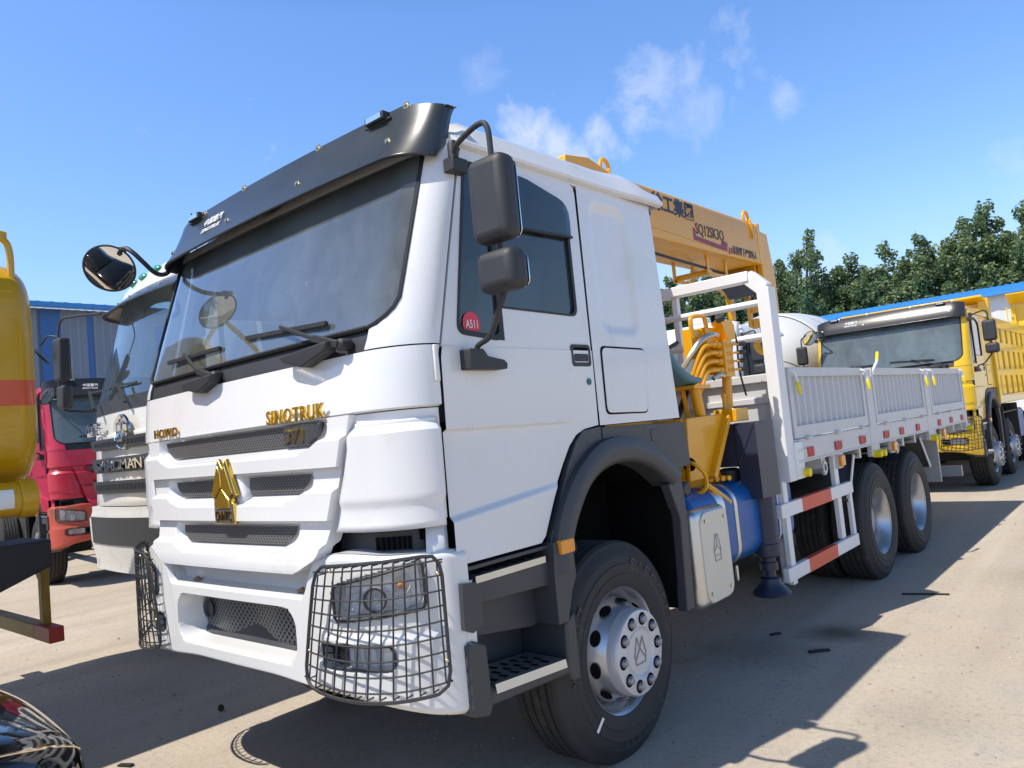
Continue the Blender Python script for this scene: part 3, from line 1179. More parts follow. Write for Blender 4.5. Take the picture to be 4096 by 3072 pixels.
def cab_side(cab, s, paint, det):
    """door, sleeper panel, windows, mud wing of one side."""
    n = 1 if det else 2
    d0 = MB(s)
    T_R = [(1.165, .905), (1.19, .94), (1.35, 1.03), (1.50, 1.13), (1.58, 1.19), (1.63, 1.25), (1.655, 1.32), (1.668, 1.44)]

    def yr(z):
        return itp(z, T_R)

    def dd(y, z):
        f = (y - .36) / 1.1
        a = 1.71 - .012 * f
        inn = .022 * (1 - sst(.4, 1.0, f))
        b = 1.335 + .10 * f
        up_ = 1 - sst(a - .014, a, z)
        low = sst(b - .006, b + .026, z)
        bow = .006 * sin(PI * min(1, max(0, (z - 1.7) / 1.2)))
        if z < a - .03 or True:
            return bow - inn * up_ * low - .012 * up_ * (1 - low) * f * .4
    zs = sorted(set([1.165, 1.17, 1.19] + lin(1.20, 1.66, 100 // n) + [1.668] + lin(1.68, 1.72, 14 // n) + lin(1.74, 2.045, 12 // n)))
    d0.grid(lambda t, z: V((W + .001 + dd(itp(z, T_YS) + .012 + t * (yr(z) - itp(z, T_YS) - .012), z), itp(z, T_YS) + .012 + t * (yr(z) - itp(z, T_YS) - .012), z)), lin(0, 1, 56 // n), zs)
    # window frame with the stepped opening
    front = lambda z: itp(z, T_YS) + .012
    outer = [(front(2.045), 2.045), (1.44, 2.045), (1.435, 2.86), (1.425, 2.895), (1.40, 2.905), (front(2.905), 2.905)] + [(front(z), z) for z in (2.8, 2.6, 2.41, 2.2)]
    hole = rpoly([(.485, 2.10), (.765, 2.075), (.768, 2.225), (1.352, 2.215), (1.352, 2.80), (1.02, 2.868), (.615, 2.868)], [.05, .04, .006, .05, .12, .03, .04], 5)
    d0.prism(outer, 'x', W + .0015, W - .03, [hole])
    door = d0.build('door', paint, cab, angle=24)
    g = MB(s)
    h2 = [(y + (.62 - y) * .10, z + (2.32 - z) * .10) if (y < .80 and z < 2.26) else (y + (.92 - y) * .045, z + (2.47 - z) * .04) for y, z in hole]
    g.prism(hole, 'x', W + .006, W - .012, [h2])
    g.bx(W - .012, W + .005, .752, .782, 2.08, 2.86)
    gasket = g.build('window_seal', GASKET, door)
    g = MB(s)
    g.add([V((W - .008, y, z)) for y, z in ((.49, 2.10), (.767, 2.075), (.767, 2.86), (.63, 2.862))], [(0, 1, 2, 3)])
    g.add([V((W - .008, y, z)) for y, z in ((.767, 2.22), (1.35, 2.215), (1.352, 2.70), (1.30, 2.79), (1.18, 2.845), (1.02, 2.862), (.767, 2.86))], [(0, 1, 2, 3, 4, 5, 6)])
    g.build('side_window', GLASSD, door)
    if det:
        g = MB(s)
        rv = rpoly([(.79, 2.60), (1.35, 2.615), (1.355, 2.79), (1.03, 2.86), (.79, 2.862)], [.01, .01, .1, .02, .01], 4)
        g.prism(rv, 'x', W + .016, W + .012)
        g.build('rain_visor', GLASSD, door)
        g = MB(s)
        g.bar((W + .014, .79, 2.603), (W + .014, 1.352, 2.618), .012, .022, (1, 0, 0))
        g.build('rain_visor_edge', GASKET, door)
    hd = MB(s)
    hd.prism(rrect(1.265, 1.425, 1.965, 2.075, .02), 'x', W + .008, W - .01, [rrect(1.28, 1.41, 1.985, 2.06, .015)])
    hd.prism(rrect(1.285, 1.405, 1.99, 2.028, .01), 'x', W + .008, W - .0)
    hd.build('door_handle', BLACK, door, bevel=.003)
    hd = MB(s)
    hd.prism(rrect(1.278, 1.412, 1.983, 2.062, .015), 'x', W + .0025, W + .0005)
    hd.build('handle_recess', DARK, door)
    k = MB(s)
    k.lathe([(.017, 0), (.017, .006), (0, .007)], (W + .004, 1.39, 1.888), n=14)
    k.build('door_lock', M('lock_cap', (.02, .10, .14), .4) if 'lock_cap' not in bpy.data.materials else bpy.data.materials['lock_cap'], door)
    # sleeper side panel, embossed
    T_B = [(1.64, 2.265), (2.92, 2.165)]

    def sd(y, z):
        e = in_round(y, z, 1.56 + (2.84 - z) * .035, 1.88 + (2.84 - z) * .06, 2.16, 2.83, .07, .028)
        r = -.016 * e
        return r
    m = MB(s)
    m.grid(lambda t, z: V((W + .001 + sd(1.455 + t * (itp(z, T_B) - 1.455), z), 1.455 + t * (itp(z, T_B) - 1.455), z)), lin(0, 1, 56 // n), lin(1.665, 2.905, 86 // n))
    # rounded rear corner
    m.grid(lambda a, z: V((W + .001 - .10 * (1 - cos(a)), itp(z, T_B) + .07 * sin(a), z)), lin(0, PI / 2, 6), lin(1.665, 2.905, 6))
    sl = m.build('sleeper_panel', paint, cab, angle=40)
    m = MB(s)
    m.prism(rpoly([(1.535, 2.065), (1.955, 2.06), (1.925, 1.715), (1.53, 1.725)], .035, 4), 'x', W + .0075, W + .002)
    m.build('locker_hatch', paint, cab, bevel=.003)
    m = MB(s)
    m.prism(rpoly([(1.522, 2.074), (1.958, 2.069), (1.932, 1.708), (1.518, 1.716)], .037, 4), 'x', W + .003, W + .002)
    m.build('hatch_gap', DARK, sl)  # dark sheet paints in the shade of the gap round the hatch
    # mud wing panels and arch
    m = MB(s)
    fp = [(1.455, 1.66), (1.30, 1.648), (1.235, 1.60), (1.16, 1.50), (1.08, 1.36), (.98, 1.19), (.945, 1.09), (1.09, 1.09), (1.26, 1.36), (1.455, 1.50)]
    m.prism(fp, 'x', W + .004, W - .03)
    m.build('wing_panel', GREYP, cab, bevel=.004)
    m = MB(s)
    m.prism([(1.465, 1.655), (2.325, 1.638), (2.345, 1.385), (2.16, 1.37), (1.87, 1.47), (1.465, 1.50)], 'x', W + .004, W - .03)
    m.prism(rrect(1.93, 2.04, 1.545, 1.615, .012), 'x', W + .008, W + .002)
    m.build('wing_panel', GREYP, cab, bevel=.004)
    oc = curve([(0, .955, 1.02), (0, .985, 1.19), (0, 1.07, 1.34), (0, 1.20, 1.47), (0, 1.36, 1.565), (0, 1.52, 1.598), (0, 1.72, 1.582), (0, 1.92, 1.51), (0, 2.08, 1.42), (0, 2.17, 1.365)], 5)
    ic = curve([(0, 1.085, 1.02), (0, 1.10, 1.14), (0, 1.17, 1.26), (0, 1.27, 1.37), (0, 1.38, 1.43), (0, 1.52, 1.46), (0, 1.70, 1.455), (0, 1.86, 1.41), (0, 1.98, 1.345), (0, 2.06, 1.29)], 5)
    m = MB(s)
    prof = [(0, .0), (.02, .035), (.3, .055), (.75, .055), (.97, .035), (1.0, .01)]

    def fl(i, j):
        a = oc[i] * (1 - prof[j][0]) + ic[i] * prof[j][0]
        return V((W + prof[j][1], a.y, a.z))
    m.grid(lambda i, j: fl(i, j), range(len(oc)), range(len(prof)))
    m.grid(lambda i, x: V((x, ic[i].y, ic[i].z)), range(len(ic)), [W + .012, W - .05, W - .10])
    m.build('wheel_arch', GREYP, cab, angle=50)
    m = MB(s)
    m.grid(lambda i, x: V((x, ic[i].y + .01, ic[i].z + .02)), range(len(ic)), [W - .04, .75])
    m.bx(.75, .76, 1.0, 2.2, .95, 1.5)
    m.bx(.78, W - .02, 2.085, 2.10, .60, 1.34)
    m.build('wheel_arch_liner', DARK, cab)
    m = MB(s)
    m.add([V((x, y, z)) for x in (W + .03, W - .03) for (y, z) in ((2.02, 1.30), (2.17, 1.33), (2.19, 1.1), (2.165, .585), (2.075, .585), (2.11, 1.1))],
          [(0, 1, 2, 5), (5, 2, 3, 4), (6, 11, 8, 7), (11, 10, 9, 8), (0, 6, 7, 1), (1, 7, 8, 2), (2, 8, 9, 3), (3, 9, 10, 4), (4, 10, 11, 5), (5, 11, 6, 0)])
    m.build('mud_flap_panel', GREYP, cab, bevel=.006)
    # step unit
    m = MB(s)
    m.prism([(.945, 1.16), (1.085, 1.13), (1.09, .99), (1.05, .93), (1.00, .80), (.93, .80), (.93, 1.0)], 'x', W + .035, W - .22)
    m.bx(W - .30, W + .0, .40, .98, 1.135, 1.15)
    m.prism([(.42, 1.10), (.96, 1.075), (.96, .975), (.42, 1.0)], 'x', W + .0, W - .25)
    m.prism([(.36, 1.10), (.44, 1.09), (.46, 1.06), (.46, .92), (.40, .90), (.355, .92)], 'x', W + .03, W - .2)
    m.prism([(.40, 1.0), (.96, .975), (.99, .80), (.90, .79), (.40, .86)], 'x', W - .10, W - .25)
    m.build('upper_step', GREYP, cab, bevel=.012)
    m = MB(s)
    m.bx(W - .20, W + .012, .455, .905, 1.100, 1.108)
    m.bx(W + .006, W + .014, .455, .905, 1.080, 1.108)
    m.cur = 1
    for r_ in range(3):
        for k in range(7):
            yy = .50 + k * .057 + (r_ % 2) * .02
            m.bx(W - .16 + r_ * .055, W - .135 + r_ * .055, yy, yy + .035, 1.1085, 1.110)
    m.build('step_tread', [ALU, DARK], cab)
    m = MB(s)
    # lower step bucket: back, floor, front cheek, rear cheek
    m.bx(W - .27, W - .24, .40, 1.03, .62, .86)
    m.prism([(.385, .60), (1.03, .565), (1.03, .635), (.385, .68)], 'x', W + .028, W - .25)
    m.prism([(.36, .865), (.395, .87), (.465, .84), (.475, .60), (.455, .56), (.36, .585)], 'x', W + .035, W - .16)
    m.prism([(.98, .80), (1.055, .83), (1.055, .525), (1.0, .53), (.97, .60)], 'x', W + .035, W - .25)
    m.build('lower_step', GREYP, cab, bevel=.014, seg=3)
    m = MB(s)
    z_ = lambda y: .672 - (y - .48) * .066
    m.add([V((W - .19, .485, z_(.485) + .012)), V((W - .19, .945, z_(.945) + .012)), V((W + .04, .945, z_(.945) + .006)), V((W + .04, .485, z_(.485) + .006)),
           V((W + .046, .945, z_(.945) - .03)), V((W + .046, .485, z_(.485) - .03))], [(0, 1, 2, 3), (3, 2, 4, 5)])
    m.cur = 1
    for r_ in range(3):
        for k in range(6):
            yy = .52 + k * .067 + (r_ % 2) * .02
            x0 = W - .15 + r_ * .06
            m.bar((x0, yy, z_(yy) + .0125 - (x0 - W + .19) * .02), (x0 + .04, yy + .004, z_(yy) + .0125 - (x0 + .04 - W + .19) * .02), .016, .003)
    m.build('step_tread', [ALU, DARK], cab)
    m = MB(s)
    m.prism(rrect(.975, 1.075, 1.10, 1.165, .012), 'x', W + .058, W + .02)
    m.build('side_marker', AMBER, cab, bevel=.006)


def mirror_set(cab, s):
    m = MB(s)
    m.lathe([(.022, 0), (.022, .06), (.016, .075)], (W + .035, .53, 2.845), (0, 0, 1), n=12)
    m.bx(W - .01, W + .05, .51, .60, 2.79, 2.85)
    m.tube(curve([(W + .04, .53, 2.86), (W + .09, .505, 2.885), (W + .22, .49, 2.915), (W + .275, .485, 2.89), (W + .285, .485, 2.78), (W + .285, .485, 2.4), (W + .285, .49, 2.24), (W + .235, .50, 2.16), (W + .15, .53, 2.07), (W + .055, .55, 2.04), (W + .045, .55, 1.99)], 6), .013, 8)
    m.prism([(.49, 2.03), (.575, 2.03), (.60, 2.0), (.70, 1.985), (.72, 1.97), (.715, 1.945), (.49, 1.945)], 'x', W + .065, W + .0)
    arm = m.build('mirror_arm', BLACK, cab, bevel=.006)
    m = MB(s)
    m.bx(W + .19, W + .385, .42, .525, 2.415, 2.755)
    h = m.build('mirror_housing', BLACK, cab, bevel=.04, seg=4)
    m = MB(s)
    m.prism(rrect(W + .205, W + .37, 2.43, 2.74, .03), 'y', .527, .531)
    m.build('mirror_glass', MIRROR, h)
    m = MB(s)
    m.bx(W + .20, W + .395, .415, .53, 2.215, 2.38)
    h = m.build('mirror_housing', BLACK, cab, bevel=.04, seg=4)
    m = MB(s)
    m.prism(rrect(W + .215, W + .38, 2.23, 2.365, .03), 'y', .532, .536)
    m.build('mirror_glass', MIRROR, h)


def wiper(cab, base, elbow, a, b, mid):
    m = MB()
    P = lambda q, o: V((q[0], itp(q[1], T_Y0) + .02 - o, q[1]))
    B = P(base, .055)
    m.lathe([(.026, 0), (.026, .05), (.018, .06), (0, .06)], (B.x, B.y + .055, B.z), (0, -1, 0), n=12)
    m.bar(B, P(elbow, .06), .024, .03)
    m.bar(P(elbow, .06), P(mid, .05), .012, .016)
    m.bar(P(a, .028), P(b, .028), .012, .022)
    m.bar(P(a, .016), P(b, .016), .004, .02)
    m.build('wiper', BLACK, cab, bevel=.003)


def howo(root, paint, det=True, badge=None, visor=VISOR, glassm=None, guards=True, front=True, rusty=None, roof_paint=None):
    glassm = glassm or GLASS
    n = 1 if det else 2
    # ---- shell: hood above the grille, pillars, header, rear wall, roof
    m = MB()
    m.grid(lambda u, z: cabP(u, z), us(-2, 2, 64 // n), lin(1.812, 2.052, 6))
    m.grid(lambda u, t: cabP(u, 1.812 - .008 * t, .02 * t), us(-2, 2, 64 // n), [0, 1])
    for sg in (-1, 1):
        f = (lambda a, z, sg=sg: cabP(sg * a, z, 0))
        m.grid(f, lin(1.06, 2, 16 // n), [2.058, 2.07, 2.10, 2.125, 2.15])
        # windscreen lower corner is rounded: pillar widens towards the sill
        um = lambda z: 1.40 - .34 * max(0, (2.25 - z) / .10) ** 2 if z < 2.25 else 1.40
        for z0, z1 in zip(lin(2.15, 2.25, 6), lin(2.15, 2.25, 6)[1:]):
            m.grid(lambda t, z, sg=sg: cabP(sg * (um(z) + t * (2 - um(z))), z), lin(0, 1, 10 // n), [z0, z1])
        m.grid(f, lin(1.40, 2, 10 // n), lin(2.25, 2.93, 8))
    m.grid(lambda u, z: cabP(u, z), us(-2, 2, 32), lin(2.90, 2.955, 2))
    m.grid(lambda u, t: cabP(u, 2.955).lerp(V((cabP(u, 2.955).x * .93, .66, 3.07)), t), us(-1.95, 1.95, 24), [0, .5, 1])
    # closing strip between pillar and door, door frame top
    T_B = [(1.64, 2.39), (2.92, 2.285)]
    m.bx(-1.12, 1.12, 2.21, 2.24, 1.66, 2.95)
    for sg in (-1, 1):
        m.prism([(.61, 2.905), (2.18, 2.905), (2.18, 2.94), (.61, 2.94)], 'x', sg * (W + .003), sg * (W - .03))
    # roof: lofted cross sections with a lip along the gutter
    sec = [(W + .004, 2.918), (W + .03, 2.925), (W + .034, 2.94), (W + .012, 2.965), (W - .02, 3.03), (W - .09, 3.085), (W - .25, 3.125), (.6, 3.14), (0, 3.15)]
    sec = sec + [(-x, z) for x, z in reversed(sec[:-1])]

    def roofp(i, y):
        x, z = sec[i]
        k = 1.0
        e = (1 - sst(.56, .70, y)) * .75
        zz = z - e * max(0, (z - 2.96))
        r = sst(2.04, 2.24, y)
        zz = zz + .022 * sst(1.78, 2.05, y) * (z > 2.95) - r * max(0, z - 2.97) * .55
        xx = x * (1 - .0 * r) + (0.018 * sst(1.83, 2.07, y) if x > 0 else -.018 * sst(1.83, 2.07, y)) * (z < 3.0)
        return V((xx, y + (0 if z > 2.95 else .02 * r), zz))
    m.grid(roofp, range(len(sec)), [.57, .585, .605, .63, .66, .70, .75, .9, 1.2, 1.6, 1.78, 1.88, 1.96, 2.05, 2.11, 2.17, 2.21, 2.245])
    m.add([roofp(i, 2.245) for i in range(len(sec))], [tuple(range(len(sec)))])
    m.add([roofp(i, .57) for i in range(len(sec))], [tuple(range(len(sec)))])
    m.build('cab', paint, root, angle=28)
    cab = root
    # ---- inner body, floor, dark boxes added under the cab to block light
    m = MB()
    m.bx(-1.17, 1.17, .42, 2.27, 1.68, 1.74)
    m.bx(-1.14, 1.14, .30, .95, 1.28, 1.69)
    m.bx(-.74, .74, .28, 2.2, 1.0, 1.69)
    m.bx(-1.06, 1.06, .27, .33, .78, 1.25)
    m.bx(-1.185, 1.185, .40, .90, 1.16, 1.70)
    m.build('cab_light_block', DARK, cab)
    m = MB()
    m.grid(lambda x, t: V((x, .30 + .42 * t + .02, 2.10 + .05 * sin(t * PI) + .06 * math.exp(-((x - .62) / .3) ** 2) * sin(t * PI))), lin(-1.08, 1.08, 24), lin(0, 1, 8))
    m.bx(-1.08, 1.08, .70, .74, 1.75, 2.10)
    m.build('dashboard', DASH, cab)
    m = MB()
    for x in (-.55, .62):
        m.bx(x - .26, x + .26, 1.05, 1.5, 1.95, 2.12)
        m.prism([(1.42, 2.1), (1.55, 2.1), (1.66, 2.62), (1.56, 2.65)], 'x', x - .25, x + .25)
        m.prism([(1.57, 2.67), (1.65, 2.66), (1.68, 2.84), (1.61, 2.85)], 'x', x - .14, x + .14)
        m.build('seat', SEATG, cab, bevel=.04, seg=3)
        m = MB()
    m = MB()
    m.tube([V((.62 + .23 * cos(a), .93 - .12 * sin(a), 2.24 + .19 * sin(a))) for a in lin(0, 2 * PI, 28)[:-1]], .014, 6, closed=True)
    m.bar((.40, .93, 2.24), (.84, .93, 2.24), .03, .03)
    m.bar((.62, .93, 2.24), (.62, .7, 2.05), .05, .05)
    m.build('steering_wheel', BLACK, cab)
    m = MB()
    m.bx(-1.1, 1.1, 2.17, 2.20, 1.74, 2.93)
    m.build('cab_lining', TRIM, cab)
    m = MB()
    m.bx(-1.17, 1.17, .75, 2.25, 1.745, 1.765)
    for sg in (-1, 1):
        m.bx(sg * 1.16, sg * 1.175, .62, 2.25, 1.765, 2.06)
    m.build('cab_floor', DASH, cab)
    m = MB()
    m.bx(-1.12, 1.12, .58, 2.19, 2.945, 2.955)
    m.bx(-1.05, 1.05, .52, .80, 2.78, 2.93)
    m.build('headlining', TRIMD, cab)
    # ---- windscreen
    m = MB()
    m.grid(lambda u, z: cabP(u, z, .006), us(-1.415, 1.415, 40), [2.145, 2.2, 2.3, 2.45, 2.6, 2.75, 2.935])
    ws = m.build('windscreen', glassm, cab)
    m = MB()
    for sg in (-1, 1):
        m.tube([cabP(sg * u, z, .0) for u, z in [(.9, 2.149), (1.04, 2.151), (1.15, 2.163), (1.27, 2.19), (1.35, 2.22), (1.40, 2.26)]] + [cabP(sg * 1.402, z, 0) for z in (2.4, 2.6, 2.8, 2.93)], .010, 6)
    m.tube([cabP(u, 2.150, .0) for u in lin(-1.0, 1.0, 20)], .012, 6)
    m.build('windscreen_seal', GASKET, ws)
    m = MB()
    m.grid(lambda u, z: cabP(u, z, .012), us(-1.10, 1.10, 30), [2.05, 2.10, 2.15])
    cowl = m.build('cowl_panel', BLACK, cab)
    m = MB()
    m.prism([(.49, 2.095), (.85, 2.115), (.83, 2.075), (.66, 2.03), (.53, 2.065)], 'y', .165, .10)
    m.build('wiper_bracket', BLACK, cowl, bevel=.006)
    m = MB()
    m.prism([(-.45, 2.085), (-.12, 2.10), (-.14, 2.06), (-.27, 2.02), (-.41, 2.05)], 'y', .165, .10)
    m.build('wiper_bracket', BLACK, cowl, bevel=.006)
    wiper(cab, (.89, 2.095), (.70, 2.15), (.04, 2.255), (.72, 2.215), (.38, 2.255))
    wiper(cab, (-.17, 2.095), (-.33, 2.14), (-.80, 2.245), (-.22, 2.245), (-.58, 2.265))
    # ---- sun visor
    def vis(u, t):
        s_ = -1 if u < 0 else 1
        a = abs(u)
        yf = .315 + .15 * t + .02 * sin(PI * t)
        z = 2.885 + .27 * t
        if t > 1:
            yf, z = .48 + (t - 1) * .16, 3.155 + .02 * sin((t - 1) * PI / 2)
        ye = .50 + .07 * min(t, 1)
        if a > 1.6:
            t = min(t, 1.15)
        if a <= 1:
            return V((s_ * a * 1.0, yf + .03 * a * a, z - .0 * a))
        if a <= 2:
            th = (a - 1) * PI / 2
            return V((s_ * (1.0 + .20 * sin(th)), ye - (ye - yf - .03) * cos(th), z - .02 * (1 - t) * sin(th) - .055 * sst(.5, 1.2, t) * sin(th)))
        zz = z + (.10 * (1 - t) if t < 1 else 0) * (a - 2) / .25
        return V((s_ * 1.20, ye + (a - 2) * .45, zz - .055 * sst(.5, 1.2, t)))
    m = MB()
    m.grid(vis, us(-2.12, 2.12, 72 // n), [0, .03, .2, .4, .6, .8, .9, .96, 1, 1.05, 1.12])
    m.grid(lambda u, t: vis(u, 1.12).lerp(V((vis(u, 1.12).x * .97, .72, vis(u, 1.12).z + .004)), t), us(-1.35, 1.35, 30), [0, .5, 1])
    vz = m.build('sun_visor', visor, cab, angle=50, thick=.012, recalc=False)
    bolts = [(-1.25, .3), (-.78, .95), (-.36, .33), (-.30, 1.0), (.32, .36), (.40, 1.0), (.98, .36), (1.1, 1.0)]
    b0 = None
    for u, t in bolts:
        p = vis(u, t)
        if b0 is None:
            q = MB()
            q.lathe([(.020, 0), (.018, .003), (.009, .004), (.009, .012), (0, .013)], (0, 0, 0), (0, -1, .25), n=10)
            b = b0 = q.build('visor_bolt', BOLTM, vz)
        else:
            b = b0.copy()
            COL.objects.link(b)
            b.parent = vz
        b.location = p
    for sg in (-1, 1):
        q = MB(sg)
        c = vis(.86, .93)
        q.bx(c.x - .065, c.x + .065, c.y - .035, c.y + .02, c.z - .018, c.z + .020)
        q.bx(c.x - .09, c.x + .09, c.y - .016, c.y + .02, c.z - .024, c.z - .014)
        lm = q.build('marker_lamp', BLACK, vz, bevel=.008)
        q = MB(sg)
        q.bx(c.x - .052, c.x + .052, c.y - .038, c.y - .034, c.z - .011, c.z + .014)
        q.build('lens', CHROME if det else ALU, lm)
    c = vis(-.56, .5)
    if det is not None:
        slope = Euler((PI / 2 - .50, 0, 0))
        text('中国重汽', 'visor_lettering', WTXT, vz, (c.x, c.y - .003, c.z + .022), .21, .055, ext=.002, off=.012, rot=slope)
        text('SINOTRUK', 'visor_lettering', WTXT, vz, (c.x - .01, c.y - .021, c.z - .027), .215, .030, ext=.002, off=.03, shear=.2, rot=slope, sp=1.1)
    for sg in (-1, 1):
        cab_side(cab, sg, paint, det)
        if sg == 1 or not det:
            mirror_set(cab, sg)
    # round front mirror on the passenger side
    m = MB()
    m.tube(curve([(-1.16, .45, 2.90), (-1.13, .38, 2.84), (-1.04, .28, 2.82), (-.98, .19, 2.86), (-.985, .14, 2.91), (-1.03, .12, 2.945), (-1.085, .115, 2.95), (-1.12, .12, 2.945)], 6), .014, 8)
    m.sph((-1.13, .125, 2.945), .034, 10, 6)
    m.bar((-1.13, .125, 2.945), (-1.215, .125, 2.89), .05, .02)
    arm = m.build('front_mirror_arm', BLACK, cab)
    ax = V((.62, -.50, -.50)).normalized()
    m = MB()
    m.lathe([(0.05, -.045), (.11, -.03), (.140, 0), (.146, .012), (.140, .016), (.134, .012)], (-1.20, .09, 2.865), ax, n=36)
    m.lathe([(0, -.047), (.05, -.045)], (-1.20, .09, 2.865), ax, n=36)
    fm = m.build('front_mirror', BLACK, cab)
    m = MB()
    m.lathe([(.134, .010), (.09, .018), (.045, .022), (0, .0235)], (-1.20, .09, 2.865), ax, n=36)
    m.build('mirror_glass', MIRROR, fm)
    if not front:
        return cab
    # ---- hinged front panel
    zs = []
    for (zt, g1, g0, zl, zb, gw) in BANDS:
        sidez = zt - .40 * (zt - zb)
        zs += [zt - .0015, zt - .006, (zt + g1) / 2, g1 + .004, g1, g1 - .008] + lin(g1 - .012, g0, 6 if det else 3) + [sidez + .006, sidez, sidez - .006, sidez - .016] + lin(g0 - .006, zl + .004, 4) + [zl + .002, zl - .001, zl - .006, zl - .012, (zl + zb) / 2, zb + .004, zb + .001]
    zs = sorted(set(round(z, 4) for z in zs if z > 1.195))
    zs = [1.172] + [1.18, 1.187] + zs

    def fpt(a, z):
        w_ = fp_w(z)
        if z < 1.30:      # rounded lower corners
            w_ -= .11 * max(0, (1.262 - z) / .09) ** 2
        x = a * w_
        return V((x, itp(z, T_Y0) + .02 * (x / .9) ** 2 + fp_d(x, z) - .012, z))
    m = MB()
    xs_ = lin(-1, 1, 280 // n)
    m.grid(fpt, xs_, zs)
    edge = [fpt(-1, z) for z in zs] + [fpt(a, zs[-1]) for a in xs_[1:-1]] + [fpt(1, z) for z in reversed(zs)] + [fpt(a, zs[0]) for a in reversed(xs_[1:-1])]
    N = len(edge)
    m.add(edge + [p + V((0, .07, 0)) for p in edge], [(i, (i + 1) % N, N + (i + 1) % N, N + i) for i in range(N)])
    fpn = m.build('front_panel', paint, cab, angle=22)
    for bi, (zt, g1, g0, zl, zb, gw) in enumerate(BANDS):
        def gp(a, z):
            t = (g1 - z) / (g1 - g0)
            hw = gw - .10 * t ** 2.2 + .0
            x = a * hw
            return V((x, itp(z, T_Y0) + .02 * (x / .9) ** 2 + .012, z))
        rngs = [(-1, 1)] if bi != 1 else [(-1, -.14), (.22, 1)]
        for a0, a1 in rngs:
            q = MB()
            q.grid(gp, lin(a0, a1, 24), lin(g0 + .004, g1 - .002, 6))
            q.build('grille', MESH, fpn)
    if det:
        q = MB()
        q.prism([(.455, 1.788), (.735, 1.788), (.71, 1.735), (.66, 1.722), (.63, 1.703), (.455, 1.703)], 'y', .142, .122)
        q.build('badge_plate', GREYP, fpn, bevel=.003)
        q = MB()
        q.prism([(-.09, 1.62), (.09, 1.62), (.15, 1.50), (.12, 1.40), (-.12, 1.40), (-.15, 1.50)], 'y', .16, .085)
        q.build('badge_mount', paint, fpn, bevel=.02)
    if badge:
        badge(cab, fpn)
    # ---- corner deflectors beside the grille
    for sg in (-1, 1):
        m = MB(sg)

        def cpt(t, z):
            u0_ = (fp_w(z) + .022) / itp(z, T_XA)
            u = u0_ + t * (1.93 - u0_)
            d = .012 - .026 * (1 - sst(1.715, 1.748, z)) + .012 * (1 - sst(1.42, 1.46, z)) * .9
            p = cabP(u, z, d)
            return V((p.x, p.y, z + .03 * 0))
        m.grid(cpt, lin(0, 1, 24 // n), [1.335, 1.36, 1.40, 1.415, 1.43, 1.445, 1.46, 1.475, 1.55, 1.65, 1.71, 1.715, 1.73, 1.748, 1.755, 1.765])
        m.build('corner_deflector', paint, cab, angle=30, thick=.012)
        m = MB(sg)
        m.grid(lambda u, z: cabP(u, z, .022), lin(.9, 2, 14), [1.36, 1.5, 1.80])
        m.build('corner_skin', paint, cab)
        m = MB(sg)
        m.grid(lambda u, z: cabP(u, z, .03), lin(1.74, 2, 4), [1.08, 1.36])
        m.build('corner_post', paint, cab, thick=.01)
        m = MB(sg)
        m.grid(lambda u, z: cabP(u, z, .10), lin(.85, 1.8, 10), [1.12, 1.36])
        rv = m.build('radiator_shroud', GREYP, cab)
        m = MB(sg)
        for k in range(7):
            p = cabP(1.25 + .06 * k, 1.275, .094)
            m.bar(p + V((0, 0, -.026)), p + V((0, 0, .026)), .012, .01, (0, 1, 0))
        m.build('vent_slot', DARK, rv)
    for sg in (-1, 1):
        q = MB(sg)
        q.bx(1.225, 1.238, .335, .36, 1.90, 2.05)
        q.build('hinge_cover', paint, cab, bevel=.006)
    # ---- bumper
    m = MB()
    ul = []
    for sg in (-1, 1):
        ul += [sg * u for u in lin(0, .66, 6) + lin(.69, .76, 10 // n) + lin(.80, 1.0, 10 // n) + lin(1.02, 1.14, 14 // n) + lin(1.16, 1.40, 12 // n) + lin(1.42, 1.52, 12 // n) + lin(1.55, 1.72, 14 // n) + lin(1.75, 2.0, 8) + [2.004]]
    ul = sorted(set(round(u, 4) for u in ul))
    tl = lin(0, 1, 70 // n)

    def bpt(u, t):
        a = abs(u)
        z = b_bot(a) + t * (b_top(a) - b_bot(a))
        e = .03 * max(0, (t - .955) / .045) ** 2 + .025 * max(0, (.05 - t) / .05) ** 2
        return bumpP(u, z, bump_d(u, z) + e)
    m.grid(bpt, ul, tl)
    # shelf above the number plate recess, and turned-in edges
    m.grid(lambda u, t: V((u, .08 + .075 * t, 1.075 + .004 * t)), lin(-.60, .60, 8), [0, 1])
    m.grid(lambda u, t: V((u, .15, 1.07 + .105 * t)), lin(-.70, .70, 8), [0, 1])
    for sg in (-1, 1):
        m.grid(lambda u, t, sg=sg: bumpP(sg * u, b_top(u), .03 + .13 * t), lin(.60, 2, 24), [0, 1])
        m.grid(lambda u, t, sg=sg: bumpP(sg * u, b_bot(u), .025 + .10 * t), lin(0, 2, 24), [0, 1])
        m.bx(sg * 1.222, sg * 1.236, .38, .43, .60, 1.10)
    bp = m.build('bumper', rusty or BUMPW if paint is WHITE else (rusty or paint), cab, angle=30)
    if det:
        q = MB()
        q.grid(lambda x, t: V((x, .185 + .008 * cos(x * 14), .80 + .2 * t + .028 * (1 - t) * cos(x * 8))), lin(-.50, .50, 30), lin(0, 1, 4))
        q.build('grille', MESHB, bp)
        q = MB()
        q.grid(lambda x, t: V((x, .165 + .03 * t, .797 + .055 * t * (1 + .5 * cos(x * 8)))), lin(-.50, .50, 30), [0, 1])
        q.build('grille_trim', GREYP, bp)
        q = MB()
        for x in (-.46, .44):
            q.lathe([(.0, .0), (.040, .0), (.044, .012), (.052, .012)], (x, .19, .915), (0, -1, 0), n=24)
            q.build('tow_eye_cover', GREYP, bp)
            q = MB()
        q = MB()
